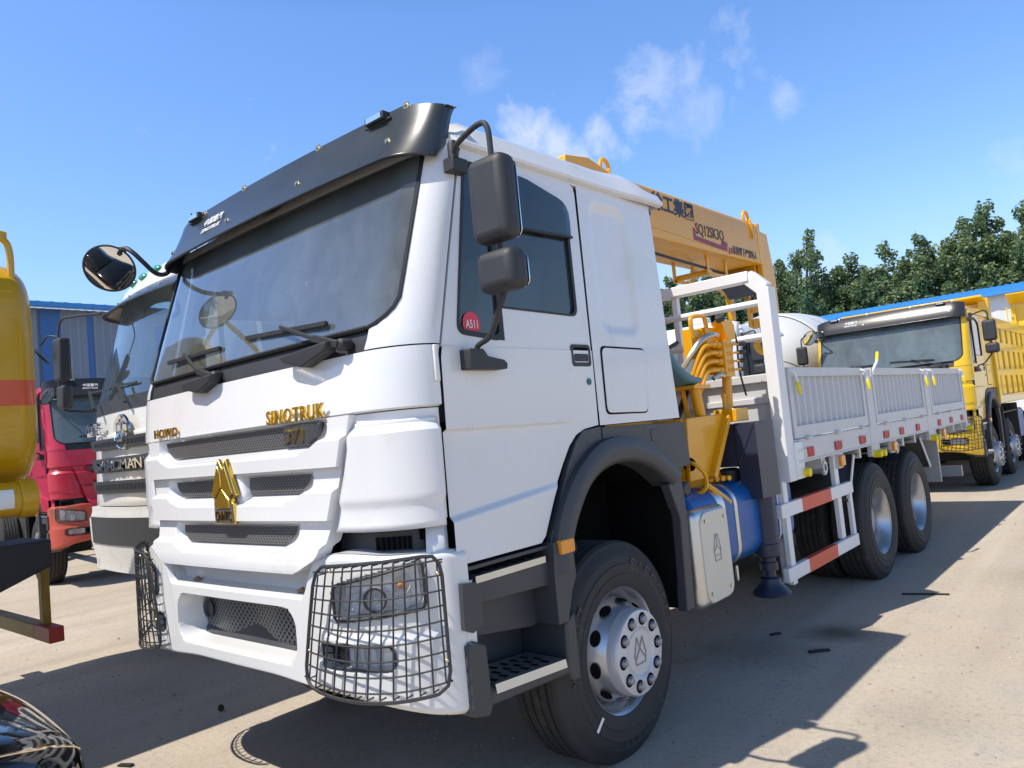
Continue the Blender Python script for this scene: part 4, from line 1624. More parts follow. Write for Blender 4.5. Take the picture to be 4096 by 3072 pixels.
        for x in (-.42, .52):
            q.lathe([(.024, 0), (.022, .006), (.010, .007), (.010, .016), (0, .017)], (x, .115, 1.080), (0, 0, 1), n=10)
            q.build('bumper_bolt', RUSTB, bp)
            q = MB()
    for sg in (-1, 1):
        headlamp(cab, sg, det)
        if guards:
            lamp_guard(cab, sg, r=.0038 if det else .0042)
    return cab


# ------------------------------------------------------------------ THE WHITE CRANE LORRY
truck = thing('crane_truck', 'white flatbed lorry with a yellow crane behind its cab, in the foreground', 'truck')


def outline_mb(loops, y0, y1):
    m = MB()
    for l in loops:
        m.prism(l, 'y', y0, y1)
    return m


def badge_main(cab, fpn):
    text('SINOTRUK', 'lettering', GOLD, fpn, (.565, .112, 1.838), .44, .062, ext=.005, off=.03, shear=.10, sp=1.16)
    text('HOWO', 'lettering', GOLDD, fpn, (-.675, .116, 1.846), .27, .048, ext=.004, off=.035, sp=1.22)
    text('371', 'lettering', GOLD, fpn, (.545, .120, 1.748), .145, .056, ext=.006, off=.03, shear=.1, sp=1.05)
    text('371', 'lettering', GREYP, fpn, (.545, .1135, 1.748), .135, .046, ext=.001, off=-.012, shear=.1)
    # emblem: gold frame, grey plate, gold facets
    ox, oz = .015, 1.372
    P = lambda L: [(ox + x, oz + z) for x, z in L]
    out = [(-.092, 0), (.092, 0), (.092, .098), (.078, .098), (.078, .118), (.118, .135), (.042, .306), (.005, .258), (-.033, .308), (-.112, .138), (-.088, .112), (-.092, .098)]
    m = MB()
    m.prism(P(out), 'y', .074, .052)
    em = m.build('emblem', GOLD, cab, bevel=.005)
    inn = [(-.082, .008), (.082, .008), (.082, .092), (.070, .092), (.070, .120), (.106, .138), (.039, .288), (.005, .243), (-.030, .290), (-.100, .140), (-.078, .116), (-.082, .092)]
    m = MB()
    m.prism(P(inn), 'y', .0525, .0500)
    m.build('emblem_plate', EMBG, em)
    m = MB()
    for L in ([(-.001, .236), (-.030, .274), (-.094, .144), (-.068, .119), (-.003, .172)], [(.009, .236), (.039, .272), (.100, .142), (.067, .119), (.005, .172)], [(0, .167), (.064, .113), (.064, .073), (-.066, .073), (-.066, .113)]):
        m.prism(P(L), 'y', .051, .044)
    m.build('emblem_facet', GOLD, em, bevel=.004)
    text('CNHTC', 'lettering', GOLDD, em, (ox, .049, oz + .040), .145, .044, ext=.004, off=.006)


cab = howo(truck, WHITE, True, badge_main)
q = MB()
q.lathe([(0, .0), (.052, 0), (.053, .001)], (W + .0085 - .012, .585, 2.145), (1, 0, 0), n=28)
stk = q.build('number_sticker', STICK, cab)
text('A511', 'lettering', WTXT, stk, (W - .0015, .585, 2.145), .072, .036, 'left', ext=.0006, off=.01)

# chassis
m = MB()
for x in (-.40, .40):
    m.bx(x - .04, x + .04, .6, 10.0, .78, 1.06)
for y in (2.6, 3.9, 5.2, 6.55, 8.4, 9.9):
    m.bx(-.4, .4, y - .05, y + .05, .82, 1.02)
m.bx(-.95, .95, 1.42, 1.58, .44, .60)
for y in (5.873, 7.243):
    m.bx(-1.0, 1.0, y - .10, y + .10, .42, .64)
    m.sph((0, y, .54), .26, 12, 8)
m.bx(-.35, .35, .7, 2.2, .55, 1.0)
for s_ in (-1, 1):
    m.bx(s_ * .55 - .05, s_ * .55 + .05, 5.6, 7.5, .70, .80)
    m.bx(s_ * .55 - .04, s_ * .55 + .04, .8, 2.2, .62, .70)
chassis = m.build('chassis', CHASS, truck)
wf = None
for s_ in (1, -1):
    w_ = make_wheel(truck, 1.186, 1.5, 'steer', s_, det=True)
    if s_ == 1:
        wf = w_
for y in (5.873, 7.243):
    for s_ in (1, -1):
        make_wheel(truck, 1.225, y, 'dual', s_, rr=.30)


def arc_text(body, name, mat, parent, x, y, z, rad, a_mid, h, step):
    n_ = len(body)
    for i, ch in enumerate(body):
        if ch == ' ':
            continue
        a = a_mid - (i - (n_ - 1) / 2) * step
        rot = (Matrix.Rotation(a - PI / 2, 3, 'X') @ Euler((PI / 2, 0, PI / 2)).to_matrix()).to_euler()
        text(ch, name, mat, parent, (x, y + rad * cos(a), z + rad * sin(a)), h * .72, h, ext=.0007, rot=rot, off=.02)


zc = .528
arc_text('SAFECESS', 'tyre_lettering', TYRETXT, wf, 1.2075, 1.5, zc, .425, R(38), .062, R(9.5))
arc_text('XR907', 'tyre_lettering', TYRETXT, wf, 1.2075, 1.5, zc, .425, R(163), .066, R(10.5))
arc_text('12.00R20', 'tyre_lettering', TYRETXT, wf, 1.2075, 1.5, zc, .425, R(285), .045, R(7))
m = MB()
m.add([V((1.211, 1.5 + r_ * cos(a), zc + r_ * sin(a))) for r_, a in ((.355, R(223)), (.355, R(226)), (.43, R(225)), (.43, R(222.4)))], [(0, 1, 2, 3)])
m.build('tyre_label', WTXT, wf)

# parts seen inside the front wheel arch
for s_ in (1, -1):
    m = MB(s_)
    m.tube(curve([(.80, 1.10, 1.30), (.95, 1.10, 1.20), (1.05, 1.16, 1.10), (1.02, 1.32, 1.06), (.9, 1.42, 1.06)], 6), .065, 14)
    m.tube([(.86, 1.22, .85), (.86, 1.30, 1.42)], .045, 12)
    m.bx(.78, .90, .95, 2.1, .66, .72)
    m.bx(.78, .90, 1.05, 2.0, .72, .75)
    m.bar((.80, 1.15, 1.34), (1.04, 1.20, 1.28), .05, .02)
    m.build('front_suspension', GREYP, truck, bevel=.006)
# fuel tank, straps, battery box
m = MB()
m.prism(rrect(.48, 1.16, .66, 1.19, .13, 6), 'y', 2.42, 3.98)
tank = m.build('fuel_tank', TANKB, truck, bevel=.03, seg=3)
m = MB()
for y in (2.80, 3.00, 3.70):
    m.prism(rrect(.474, 1.167, .654, 1.197, .135, 6), 'y', y - .045 if y < 2.9 else y - .02, y + .045 if y < 2.9 else y + .02)
    if y == 3.0:
        m.tube([(1.12, 3.0, .66), (1.12, 3.0, .56)], .012, 6)
    m.build('tank_strap', ALU, tank, bevel=.004)
    m = MB()
m = MB()
m.lathe([(.075, 0), (.075, .05), (.06, .055), (0, .055)], (.98, 3.35, 1.185), (0, 0, 1), n=20)
m.lathe([(.09, 0), (.085, .02), (.05, .035), (0, .035)], (.98, 3.35, 1.238), (0, 0, 1), n=20)
m.build('filler_cap', BLACK, tank)
m = MB()
m.bx(.70, 1.215, 2.32, 2.76, .52, 1.105)
bb = m.build('battery_box', ALU, truck, bevel=.05, seg=4)
m = MB()
m.prism(rpoly([(2.385, 1.085), (2.74, 1.085), (2.745, .545), (2.39, .54)], .085, 5), 'x', 1.222, 1.205)
m.build('box_lid', M('lid_silver', (.62, .61, .55), .42, metal=.35, var=.06, vs=3), bb, bevel=.006)
m = MB()
for y, z in ((2.44, 1.03), (2.69, 1.03), (2.44, .60), (2.69, .60)):
    m.lathe([(.012, 0), (.010, .008), (0, .009)], (1.222, y, z), n=8)
m.build('bolt', BOLTM, bb)
m = MB()
cy, cz = 2.56, .84
for a, b in (((-.045, .0), (-.012, .10)), ((-.012, .10), (0, .085)), ((0, .085), (.016, .10)), ((.016, .10), (.05, .0)), ((.05, 0), (.04, -.012)), ((-.045, 0), (-.036, -.012)), ((-.036, -.012), (-.036, -.06)), ((.04, -.012), (.04, -.06)), ((-.036, -.06), (.04, -.06)), ((-.036, -.03), (.04, -.03)), ((0, .085), (0, .03)), ((0, .03), (-.034, .0)), ((0, .03), (.038, .0))):
    m.bar((1.2235, cy + a[0], cz + a[1]), (1.2235, cy + b[0], cz + b[1]), .004, .003, (1, 0, 0))
m.build('lid_emblem', NUT, bb)

# ------------------------------------------------------------------ flat bed
bed = MB()
bed.bx(-1.22, 1.22, 3.86, 10.15, 1.24, 1.30)
for y in lin(4.1, 10.0, 12):
    bed.bx(-1.2, 1.2, y - .03, y + .03, 1.14, 1.24)
for x in (-.40, .40):
    bed.bx(x - .05, x + .05, 3.9, 10.1, 1.06, 1.16)
bedo = bed.build('bed_floor', WBODY, truck)
PANELS = [(3.945, 5.775), (6.045, 7.985), (8.265, 10.06)]
for s_ in (1, -1):
    m = MB(s_)
    m.bx(1.19, 1.245, 3.90, 10.15, 1.235, 1.415)
    m.bx(1.19, 1.252, 3.90, 10.15, 1.235, 1.25)
    m.bx(1.19, 1.252, 3.90, 10.15, 1.40, 1.415)
    rim_ = m.build('bed_side_rail', WBODY, truck, bevel=.004)
    for i, (a, b) in enumerate(PANELS):
        m = MB(s_)
        m.bx(1.185, 1.25, a, b, 1.895, 1.965)
        m.bx(1.195, 1.25, a, b, 1.425, 1.515)
        m.bx(1.195, 1.248, a, a + .07, 1.515, 1.895)
        m.bx(1.195, 1.248, b - .07, b, 1.515, 1.895)
        n_ = 12
        ys2, k = [], 0
        L = (b - a - .14) / n_
        pts = []
        for j in range(n_):
            y = a + .07 + j * L
            pts += [(y, 1.206), (y + L * .62, 1.206), (y + L * .74, 1.236), (y + L * .90, 1.236)]
        pts.append((b - .07, 1.206))
        m.grid(lambda q_, z: V((q_[1], q_[0], z)), pts, [1.515, 1.895])
        p_ = m.build('drop_side', WBODY, truck, angle=15, bevel=0)
        h = MB(s_)
        for j in range(3):
            y = a + .25 + j * (b - a - .5) / 2
            h.tube([(1.262, y - .05, 1.415), (1.262, y + .05, 1.415)], .016, 8)
            h.build('hinge', WBODY, p_)
            h = MB(s_)
        # locking handles
        for y in (a + .03, b - .05):
            h = MB(s_)
            upw = (i == 1 and y < a + .1)
            if upw:
                pts = curve([(1.255, y, 1.90), (1.275, y - .01, 1.96), (1.29, y + .05, 2.02), (1.29, y + .08, 2.06)], 4)
            else:
                pts = curve([(1.245, y - .02, 1.945), (1.28, y, 1.93), (1.29, y + .03, 1.87), (1.295, y + .035, 1.82)], 4)
            h.tube(pts, .013, 7)
            h.build('locking_handle', WRAIL, p_)
            h = MB(s_)
            e = pts[-1]
            d = (pts[-1] - pts[-2]).normalized()
            h.tube([e - d * .03, e + d * .065], .016, 8)
            h.build('handle_grip', YTIP, p_, bevel=.004)
    m = MB(s_)
    for (a, b, zb) in ((5.785, 6.035, 1.13), (7.995, 8.255, 1.13), (10.07, 10.18, 1.16)):
        m.bx(1.18, 1.253, a + .03, b - .03, 1.39, 1.95)
        m.bx(1.20, 1.249, a, b, zb, 1.40)
        m.build('bed_post', WBODY, truck, bevel=.006)
        m = MB(s_)
    m = MB(s_)
    for y in (4.0, 5.84, 5.98, 8.05, 8.2, 10.12):
        z = 1.165 if y < 4.1 else 1.15
        m.tube([(1.235, y, z), (1.315, y, z)], .033, 12)
        m.build('rubber_bumper', YTIP, truck, bevel=.006)
        m = MB(s_)
    for y in (4.22, 4.86, 5.52, 6.28, 6.86, 7.52, 8.55, 9.2, 9.85):
        m = MB(s_)
        m.bx(1.2525, 1.2545, y - .07, y + .07, 1.268, 1.342)
        m.build('red_reflector', REDL, rim_)
    m = MB(s_)
    for (a, b) in ((4.02, 4.14), (4.96, 5.03), (5.62, 5.69), (6.38, 6.45)):
        m.bx(1.2525, 1.2535, a, b, 1.275, 1.335)
    m.build('white_reflector', M('aged_white_tape', (.62, .60, .50), .5) if s_ == 1 else bpy.data.materials['aged_white_tape'], rim_)
    for y in (4.98, 6.60, 8.8):
        m = MB(s_)
        m.bx(1.20, 1.245, y - .05, y + .05, 1.12, 1.215)
        b_ = m.build('side_marker', AMBER, truck, bevel=.01)
        m = MB(s_)
        m.bx(1.19, 1.215, y - .06, y + .06, 1.105, 1.235)
        m.build('marker_bracket', WBODY, b_)
    for y in (4.62, 6.78, 8.95):
        m = MB(s_)
        m.lathe([(.03, -.10), (.05, -.10), (.05, 0), (.03, 0), (.03, -.10)], (1.21, y, 1.145), n=16)
        for k in range(12):
            a = 2 * PI * k / 12
            m.bx(1.185, 1.205, y + .055 * cos(a) - .008, y + .055 * cos(a) + .008, 1.145 + .055 * sin(a) - .008, 1.145 + .055 * sin(a) + .008)
        m.bar((1.14, y + .06, 1.15), (1.16, y + .09, 1.25), .06, .03)
        m.build('rope_ratchet', M('galvanised_steel', (.55, .57, .60), .42, metal=.7) if 'galvanised_steel' not in bpy.data.materials else bpy.data.materials['galvanised_steel'], truck)
m = MB()
m.bx(-1.2, 1.2, 10.10, 10.16, 1.30, 1.96)
m.build('tailgate', WBODY, truck, bevel=.006)
# headboard with its rail frame
m = MB()
m.bx(-1.16, 1.16, 3.84, 3.86, 1.10, 1.93)
m.bx(-1.16, 1.16, 3.80, 3.84, 1.87, 1.93)
m.bx(-1.16, 1.16, 3.815, 3.84, 1.71, 1.755)
m.bx(-1.16, 1.16, 3.82, 3.84, 1.20, 1.25)
for x in (-.8, -.3, .25, .72):
    m.bx(x - .02, x + .02, 3.825, 3.84, 1.25, 1.71)
hb = m.build('headboard', WBODY, truck, bevel=.004)
m = MB()
for s_ in (-1, 1):
    m.bx(s_ * 1.215 - .048, s_ * 1.215 + .045, 3.735, 3.875, 1.12, 2.57)
    m.bar((s_ * 1.095, 3.80, 2.675), (s_ * 1.215, 3.80, 2.555), .11, .09, (0, 1, 0))
    m.bx(s_ * 1.21 - .06, s_ * 1.21 + .06, 3.86, 4.02, 1.125, 1.40)
m.bx(-1.11, 1.11, 3.745, 3.855, 2.635, 2.715)
for x in (-.50, .46):
    m.bx(x - .025, x + .025, 3.78, 3.83, 1.93, 2.64)
for z in (2.465, 2.21):
    m.tube([(-1.19, 3.79, z), (1.19, 3.79, z)], .028, 10)
fr = m.build('headboard_frame', WRAIL, truck, bevel=.006)
m = MB()
for y in (3.94, 4.0):
    for z in (1.25, 1.33):
        m.sph((1.272, y - .01, z), .014, 8, 5)
m.build('rivet', WRAIL, fr)
# side guards with red and white paint
for s_ in (1, -1):
    m = MB(s_)
    m.bx(1.16, 1.20, 3.72, 3.80, .38, 1.13)
    m.bx(1.10, 1.16, 3.76, 3.82, .38, 1.2)
    m.bx(1.15, 1.19, 4.88, 4.97, .52, 1.24)
    m.bx(1.165, 1.20, 5.16, 5.22, .42, .96)
    for z in (.92, .465):
        m.bx(1.17, 1.215, 3.62, 5.22, z - .05, z + .05)
    sg_ = m.build('side_guard', WRAIL, truck, bevel=.004)
    m = MB(s_)
    for z in (.92, .465):
        m.bx(1.168, 1.217, 4.02, 4.66, z - .052, z + .052)
        m.build('red_guard_section', ORR, sg_, bevel=.004)
        m = MB(s_)
# rear mudguards
for s_ in (1, -1):
    m = MB(s_)
    m.add([V((x, y, z)) for x in (.52, 1.19) for y, z in ((5.15, .80), (5.42, 1.18), (7.78, 1.18), (8.10, .82))], [(0, 1, 5, 4), (1, 2, 6, 5), (2, 3, 7, 6)])
    mg = m.build('rear_mudguard', BLACK, truck, thick=.008)
    m = MB(s_)
    m.bar((1.19, 5.15, .80), (1.19, 5.42, 1.18), .012, .03)
    m.build('mudguard_edge', WRAIL, mg)
    m = MB(s_)
    m.bar((1.19, 7.78, 1.18), (1.19, 8.10, .82), .012, .03)
    m.build('mudguard_edge', WRAIL, mg)
m = MB()
m.bx(.3, 1.10, 8.95, 9.0, .55, 1.15)
m.bx(.25, .30, 8.2, 8.95, .55, 1.1)
m.build('rear_locker_panel', M('grey_steel_sheet', (.40, .40, .39), .5, var=.08), truck)
m = MB()
m.bx(-1.15, 1.15, 9.9, 9.98, .52, .66)
m.bx(.5, .56, 9.9, 9.96, .66, 1.1)
m.bx(-.56, -.5, 9.9, 9.96, .66, 1.1)
m.build('underrun_bar', M('grey_guard_paint', (.30, .31, .33), .45), truck)
# air tank and pipes under the crane
m = MB()
m.tube([(.55, 2.35, 1.14), (1.1, 2.35, 1.14)], .09, 14)
m.tube([(.55, 2.55, 1.24), (1.1, 2.5, 1.22)], .05, 12)
m.build('air_tank', GREYP, truck, bevel=.02)

# ------------------------------------------------------------------ crane
cr = MB()
cr.bx(-.95, .95, 2.78, 3.34, 1.06, 1.26)
cr.bx(-.36, .36, 2.70, 3.40, 1.26, 1.75)
cr.prism([(-.30, 1.74), (.30, 1.7), (.26, 2.9), (-.26, 2.9)], 'y', 2.80, 3.30)
cr.prism([(2.72, 2.85), (3.3, 2.85), (3.4, 3.2), (3.3, 3.45), (2.72, 3.3)], 'x', -.27, .27)
crane = cr.build('crane_column', CRANE, truck, bevel=.012)
m = MB()
HX = [(-.29, 3.22), (-.29, 3.60), (-.27, 3.635), (.27, 3.635), (.29, 3.60), (.29, 3.20)]
m.prism(HX, 'y', 3.0, 6.08)
m.prism([(-.295, 3.2), (-.295, 3.64), (.295, 3.64), (.295, 3.2)], 'y', 6.06, 6.14)
m.prism([(2.68, 3.38), (2.72, 3.66), (3.02, 3.70), (3.34, 3.63), (3.4, 3.24), (3.0, 3.24)], 'x', -.285, .285)
m.prism([(6.13, 3.66), (6.16, 3.57), (6.36, 3.56), (6.37, 3.47), (6.46, 3.10), (6.46, 2.70), (6.38, 2.70), (6.34, 2.98), (6.13, 3.04)], 'x', .22, .28)
m.prism([(6.13, 3.66), (6.16, 3.57), (6.36, 3.56), (6.37, 3.47), (6.46, 3.10), (6.46, 2.70), (6.38, 2.70), (6.34, 2.98), (6.13, 3.04)], 'x', -.28, -.22)
m.bx(-.21, .21, 6.1, 6.34, 3.05, 3.50)
for y in (3.30, 5.93):
    rg = [(y + .055 * cos(a), 3.70 + .07 * sin(a)) for a in lin(0, 2 * PI, 20)[:-1]]
    m.tube([(.24, y + .06 * cos(a), 3.69 + .065 * sin(a)) for a in lin(0, 2 * PI, 20)[:-1]], .019, 6, closed=True)
    m.bx(.225, .255, y - .06, y + .05, 3.60, 3.65)
    m.bar((.295, y - .03, 3.66), (.295, y + .0, 3.45), .03, .02)
boom = m.build('crane_boom', CRANE, truck, bevel=.01)
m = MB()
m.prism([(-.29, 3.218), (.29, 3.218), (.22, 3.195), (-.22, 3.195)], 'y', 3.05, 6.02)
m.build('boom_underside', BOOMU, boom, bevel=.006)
m = MB()
m.bar((.292, 3.1, 3.30), (.292, 6.0, 3.215), .003, .006, (1, 0, 0))
m.bx(.17, .19, 5.02, 5.06, 3.0, 3.2)
m.bx(.17, .19, 5.42, 5.46, 3.02, 3.2)
m.bx(-.19, -.17, 5.02, 5.06, 3.0, 3.2)
m.bx(-.19, -.17, 5.42, 5.46, 3.02, 3.2)
m.bar((.18, 5.02, 3.01), (.18, 5.46, 3.03), .02, .03)
m.bar((-.18, 5.02, 3.01), (-.18, 5.46, 3.03), .02, .03)
m.tube([(-.18, 5.1, 3.045), (.18, 5.1, 3.045)], .03, 12)
m.tube([(.0, 6.22, 3.62), (.18, 6.22, 3.62)], .055, 14)
m.build('boom_bracket', CRANE, boom, bevel=.004)
m = MB()
m.prism([(6.0, 3.13), (6.34, 3.13), (6.34, 2.96), (6.28, 2.92), (6.10, 3.06)], 'x', -.2, .2)
m.build('sheave_cover', NAVY, boom)
m = MB()
m.tube(curve([(.18, 3.2, 3.13), (.17, 3.8, 3.115), (.17, 4.5, 3.09), (.17, 5.1, 3.07), (.15, 5.9, 3.04)], 5), .014, 6)
m.tube(curve([(.1, 6.05, 3.68), (.1, 6.15, 3.69), (.1, 6.26, 3.66)], 4), .014, 6)
for k in range(6):
    x = -.10 + .04 * k
    m.tube([(x, 6.42, 3.06), (x * .6, 6.50, 2.86)], .006, 5)
m.build('hoist_rope', HOSE, boom)
m = MB()
m.prism([(6.44, 3.00), (6.50, 3.00), (6.50, 2.68), (6.58, 2.63), (6.58, 2.58), (6.44, 2.60)], 'x', -.08, -.04)
m.bx(-.08, .08, 6.46, 6.57, 2.76, 2.88)
m.bx(-.05, .08, 6.47, 6.56, 2.58, 2.68)
m.tube(curve([(.04, 6.52, 2.60), (.04, 6.52, 2.51), (.0, 6.52, 2.45), (-.045, 6.52, 2.40), (-.015, 6.52, 2.33), (.055, 6.52, 2.30), (.115, 6.52, 2.34), (.13, 6.52, 2.40)], 6), [.027] * 18 + [.038] * 12 + [.034] * 12 + [.014], 10)
m.build('hook_block', CRANE, boom, bevel=.008)
BX = .2925
text('徐工集团', 'lettering', NAVYT, boom, (BX, 4.27, 3.525), .74, .165, 'left', ext=.0015, off=.05)
m = MB()
m.prism([(3.66, 3.38), (3.86, 3.38), (3.86, 3.57), (3.66, 3.57)], 'x', BX, BX - .004)
m.build('boom_plate', NAVYT, boom)
text('SQ12SK3Q', 'lettering', NAVYT, boom, (BX, 4.945, 3.375), .58, .125, 'left', ext=.0015, off=.012)
m = MB()
m.prism([(4.60, 3.38), (4.64, 3.38), (4.645, 3.31), (5.15, 3.285), (5.19, 3.34), (5.30, 3.325), (5.28, 3.235), (4.60, 3.27)], 'x', BX + .0005, BX - .002)
for k in range(3):
    y = 5.31 + k * .045
    m.prism([(y, 3.215 + .012 * k), (y + .022, 3.215 + .012 * k), (y + .045, 3.285), (y + .018, 3.287)], 'x', BX + .0005, BX - .002)
m.build('boom_stripe', MAROON, boom)
text('起重臂下严禁站人', 'lettering', NAVYT, boom, (BX, 5.70, 3.275), .58, .085, 'left', ext=.001, off=.02)
# base pillar, gusset and outrigger
m = MB()
m.prism([(.80, 1.655), (1.021, 1.655), (1.021, 1.255), (.90, 1.255)], 'y', 2.66, 2.70)
m.bx(.90, 1.02, 2.705, 3.0, 1.26, 1.645)
m.prism([(2.68, 1.655), (3.24, 1.665), (3.24, 1.62), (2.94, 1.25), (2.64, 1.25)], 'x', 1.022, 1.05)
m.bar((1.05, 3.22, 1.64), (1.05, 2.91, 1.25), .09, .045)
m.bx(.96, 1.13, 3.24, 3.44, 1.60, 1.69)
m.prism([(.60, 1.30), (.92, 1.345), (1.0, 1.24), (.62, 1.22)], 'y', 2.60, 2.95)
m.build('crane_base', CRANE, truck, bevel=.006)
m = MB()
m.tube([(1.045, 2.655, 1.36), (1.045, 2.663, 1.36)], .045, 14)
m.build('base_opening', DARK, truck)
m = MB()
m.tube(curve([(1.03, 2.68, 1.36), (1.09, 2.62, 1.37), (1.14, 2.66, 1.30), (1.13, 2.68, 1.21), (1.05, 2.66, 1.17), (.8, 2.6, 1.19), (.6, 2.6, 1.21)], 5), .014, 6)
m.tube(curve([(1.10, 2.75, 1.22), (1.13, 2.85, 1.15), (1.15, 2.95, 1.08)], 4), .018, 6)
for k in range(4):
    m.tube([(.72, 3.25, 1.235), (1.0 + .03 * k, 3.02 + .03 * k, 1.225)], .018, 8)
m.build('hydraulic_pipe', CRANE, truck)
m = MB()
m.bx(.30, 1.095, 3.275, 3.54, 1.285, 1.582)
m.bx(1.095, 1.245, 3.26, 3.57, 1.06, 1.588)
m.bar((1.094, 3.259, 1.29), (1.235, 3.259, 1.575), .004, .010, (0, 1, 0))
ou = m.build('outrigger_arm', NAVY, truck, bevel=.008)
m = MB()
m.lathe([(.088, .50), (.088, .16), (.095, .155), (.095, .075), (.082, .065), (.05, .06), (.05, .03), (.062, .025), (.062, -.03), (.042, -.035), (.042, -.075), (.07, -.085), (.075, -.115), (.09, -.14), (.12, -.17), (.132, -.185), (.128, -.20), (0, -.20)], (1.15, 3.44, .575), (0, 0, 1), n=32)
m.build('outrigger_leg', NAVY, ou, angle=30)
# control valves, levers and operator seat
m = MB()
m.tube([(1.0, 3.09, 1.70), (1.0, 3.13, 2.02), (1.0, 3.12, 2.34)], .034, 12)
m.bx(.93, 1.0, 2.90, 3.20, 1.96, 2.30)
m.prism([(3.02, 2.34), (3.16, 2.36), (3.20, 2.32), (3.20, 2.22), (3.10, 2.20), (3.05, 2.28)], 'x', .98, 1.06)
m.bx(.98, 1.08, 2.98, 3.10, 1.94, 2.20)
m.tube(curve([(.97, 2.78, 2.22), (.97, 2.77, 2.33), (.97, 2.80, 2.37), (.97, 2.93, 2.385), (.97, 2.96, 2.36), (.97, 2.97, 2.28)], 5), .016, 7)
m.bx(.90, .97, 2.76, 2.98, 2.08, 2.285)
m.tube([(1.0, 2.72, 1.66), (1.0, 2.68, 1.87)], .036, 12)
m.tube([(.92, 2.70, 1.66), (.92, 2.66, 1.87)], .016, 8)
m.bx(.80, 1.06, 2.58, 2.78, 1.865, 1.89)
m.tube([(1.0, 3.05, 1.66), (1.0, 3.05, 1.80)], .016, 8)
m.sph((1.0, 3.05, 1.81), .022, 8, 6)
ctrl = m.build('control_stand', CRANE, truck, bevel=.006)
m = MB()
for k in range(4):
    z = 2.165 - k * .060
    m.tube([(1.03, 3.02, z), (1.08, 3.03, z + .002)], .022, 8)
    m.tube([(1.07, 3.03, z), (1.12, 3.12, z + .003)], .008, 6)
    m.tube(curve([(1.05, 2.97, z), (1.05, 2.88, z + .005), (1.03, 2.80, z - .015), (1.0, 2.76, z - .09 - .01 * k), (.96, 2.74, z - .20)], 5), .017, 7)
    m.tube([(1.05, 2.98, z), (1.05, 2.93, z + .002)], .025, 6)
m.build('control_valve', CRANE, ctrl)
m = MB()
for k in range(4):
    z = 2.169 - k * .060
    m.tube([(1.116, 3.115, z), (1.14, 3.165, z + .001)], [.015, .019], 8)
    m.build('lever_knob', BLACK, ctrl, bevel=.003)
    m = MB()
m.tube([(1.05, 2.97, 2.345), (1.09, 3.0, 2.36)], .028, 8)
m.build('lever_knob', BLACK, ctrl, bevel=.003)
m = MB()
m.tube(curve([(1.05, 2.96, 2.235), (1.05, 2.88, 2.235), (1.02, 2.80, 2.20), (.98, 2.74, 2.12), (.9, 2.7, 2.0)], 5), .020, 8)
m.tube(curve([(1.06, 2.98, 1.95), (1.05, 2.92, 1.955), (1.03, 2.88, 1.93)], 4), .018, 8)
m.build('steel_hose_end', STEELP, ctrl)
m = MB()
m.tube(curve([(1.0, 3.17, 2.33), (1.03, 3.22, 2.31), (1.04, 3.25, 2.2), (1.03, 3.26, 2.0), (1.03, 3.32, 1.8)], 5), .007, 5)
m.build('hydraulic_hose', HOSE, ctrl)
m = MB()
m.tube(curve([(.9, 2.7, 2.2), (.86, 2.6, 2.15), (.8, 2.5, 2.1)], 4), .014, 6)
m.build('hydraulic_hose', HOSE, ctrl)
m = MB()
m.tube(curve([(.88, 2.78, 1.86), (.86, 2.72, 1.75), (.8, 2.68, 1.62)], 4), .022, 6)
m.build('hydraulic_hose', HOSE, ctrl)
m = MB()
m.grid(lambda t, a: V((1.07 - .30 * a - .05 * sin(PI * a) * 0, 2.50 + .40 * t, 1.895 + .21 * (1 - t) ** 2.2 + .02 * (2 * a - 1) ** 2)), lin(0, 1, 14), lin(0, 1, 6))
m.build('operator_seat', SEATB, ctrl, thick=.03)
for o in [ctrl] + [c_ for c_ in ctrl.children if not c_.name.startswith('operator_seat')]:
    for v in o.data.vertices:
        v.co.y = 3.02 + (v.co.y - 2.76) * 1.15
        v.co.z -= .02
RED_LOC, RED_ROT = (-8.7, 3.35, 0), 1.45
CAR_LOC, CAR_ROT = (-.30, -.70, .0), 0.0


# ------------------------------------------------------------------ yellow dump truck behind the bed
def chassis_simple(root, L, axles, dual=()):
    m = MB()
    for x in (-.40, .40):
        m.bx(x - .04, x + .04, .6, L, .75, 1.05)
    for y in list(axles) + list(dual):
        m.bx(-.9, .9, y - .08, y + .08, .44, .62)
    m.build('chassis', CHASS, root)
    for s_ in (1, -1):
        for y in axles:
            make_wheel(root, 1.186, y, 'steer', s_)
        for y in dual:
            make_wheel(root, 1.225, y, 'dual', s_)


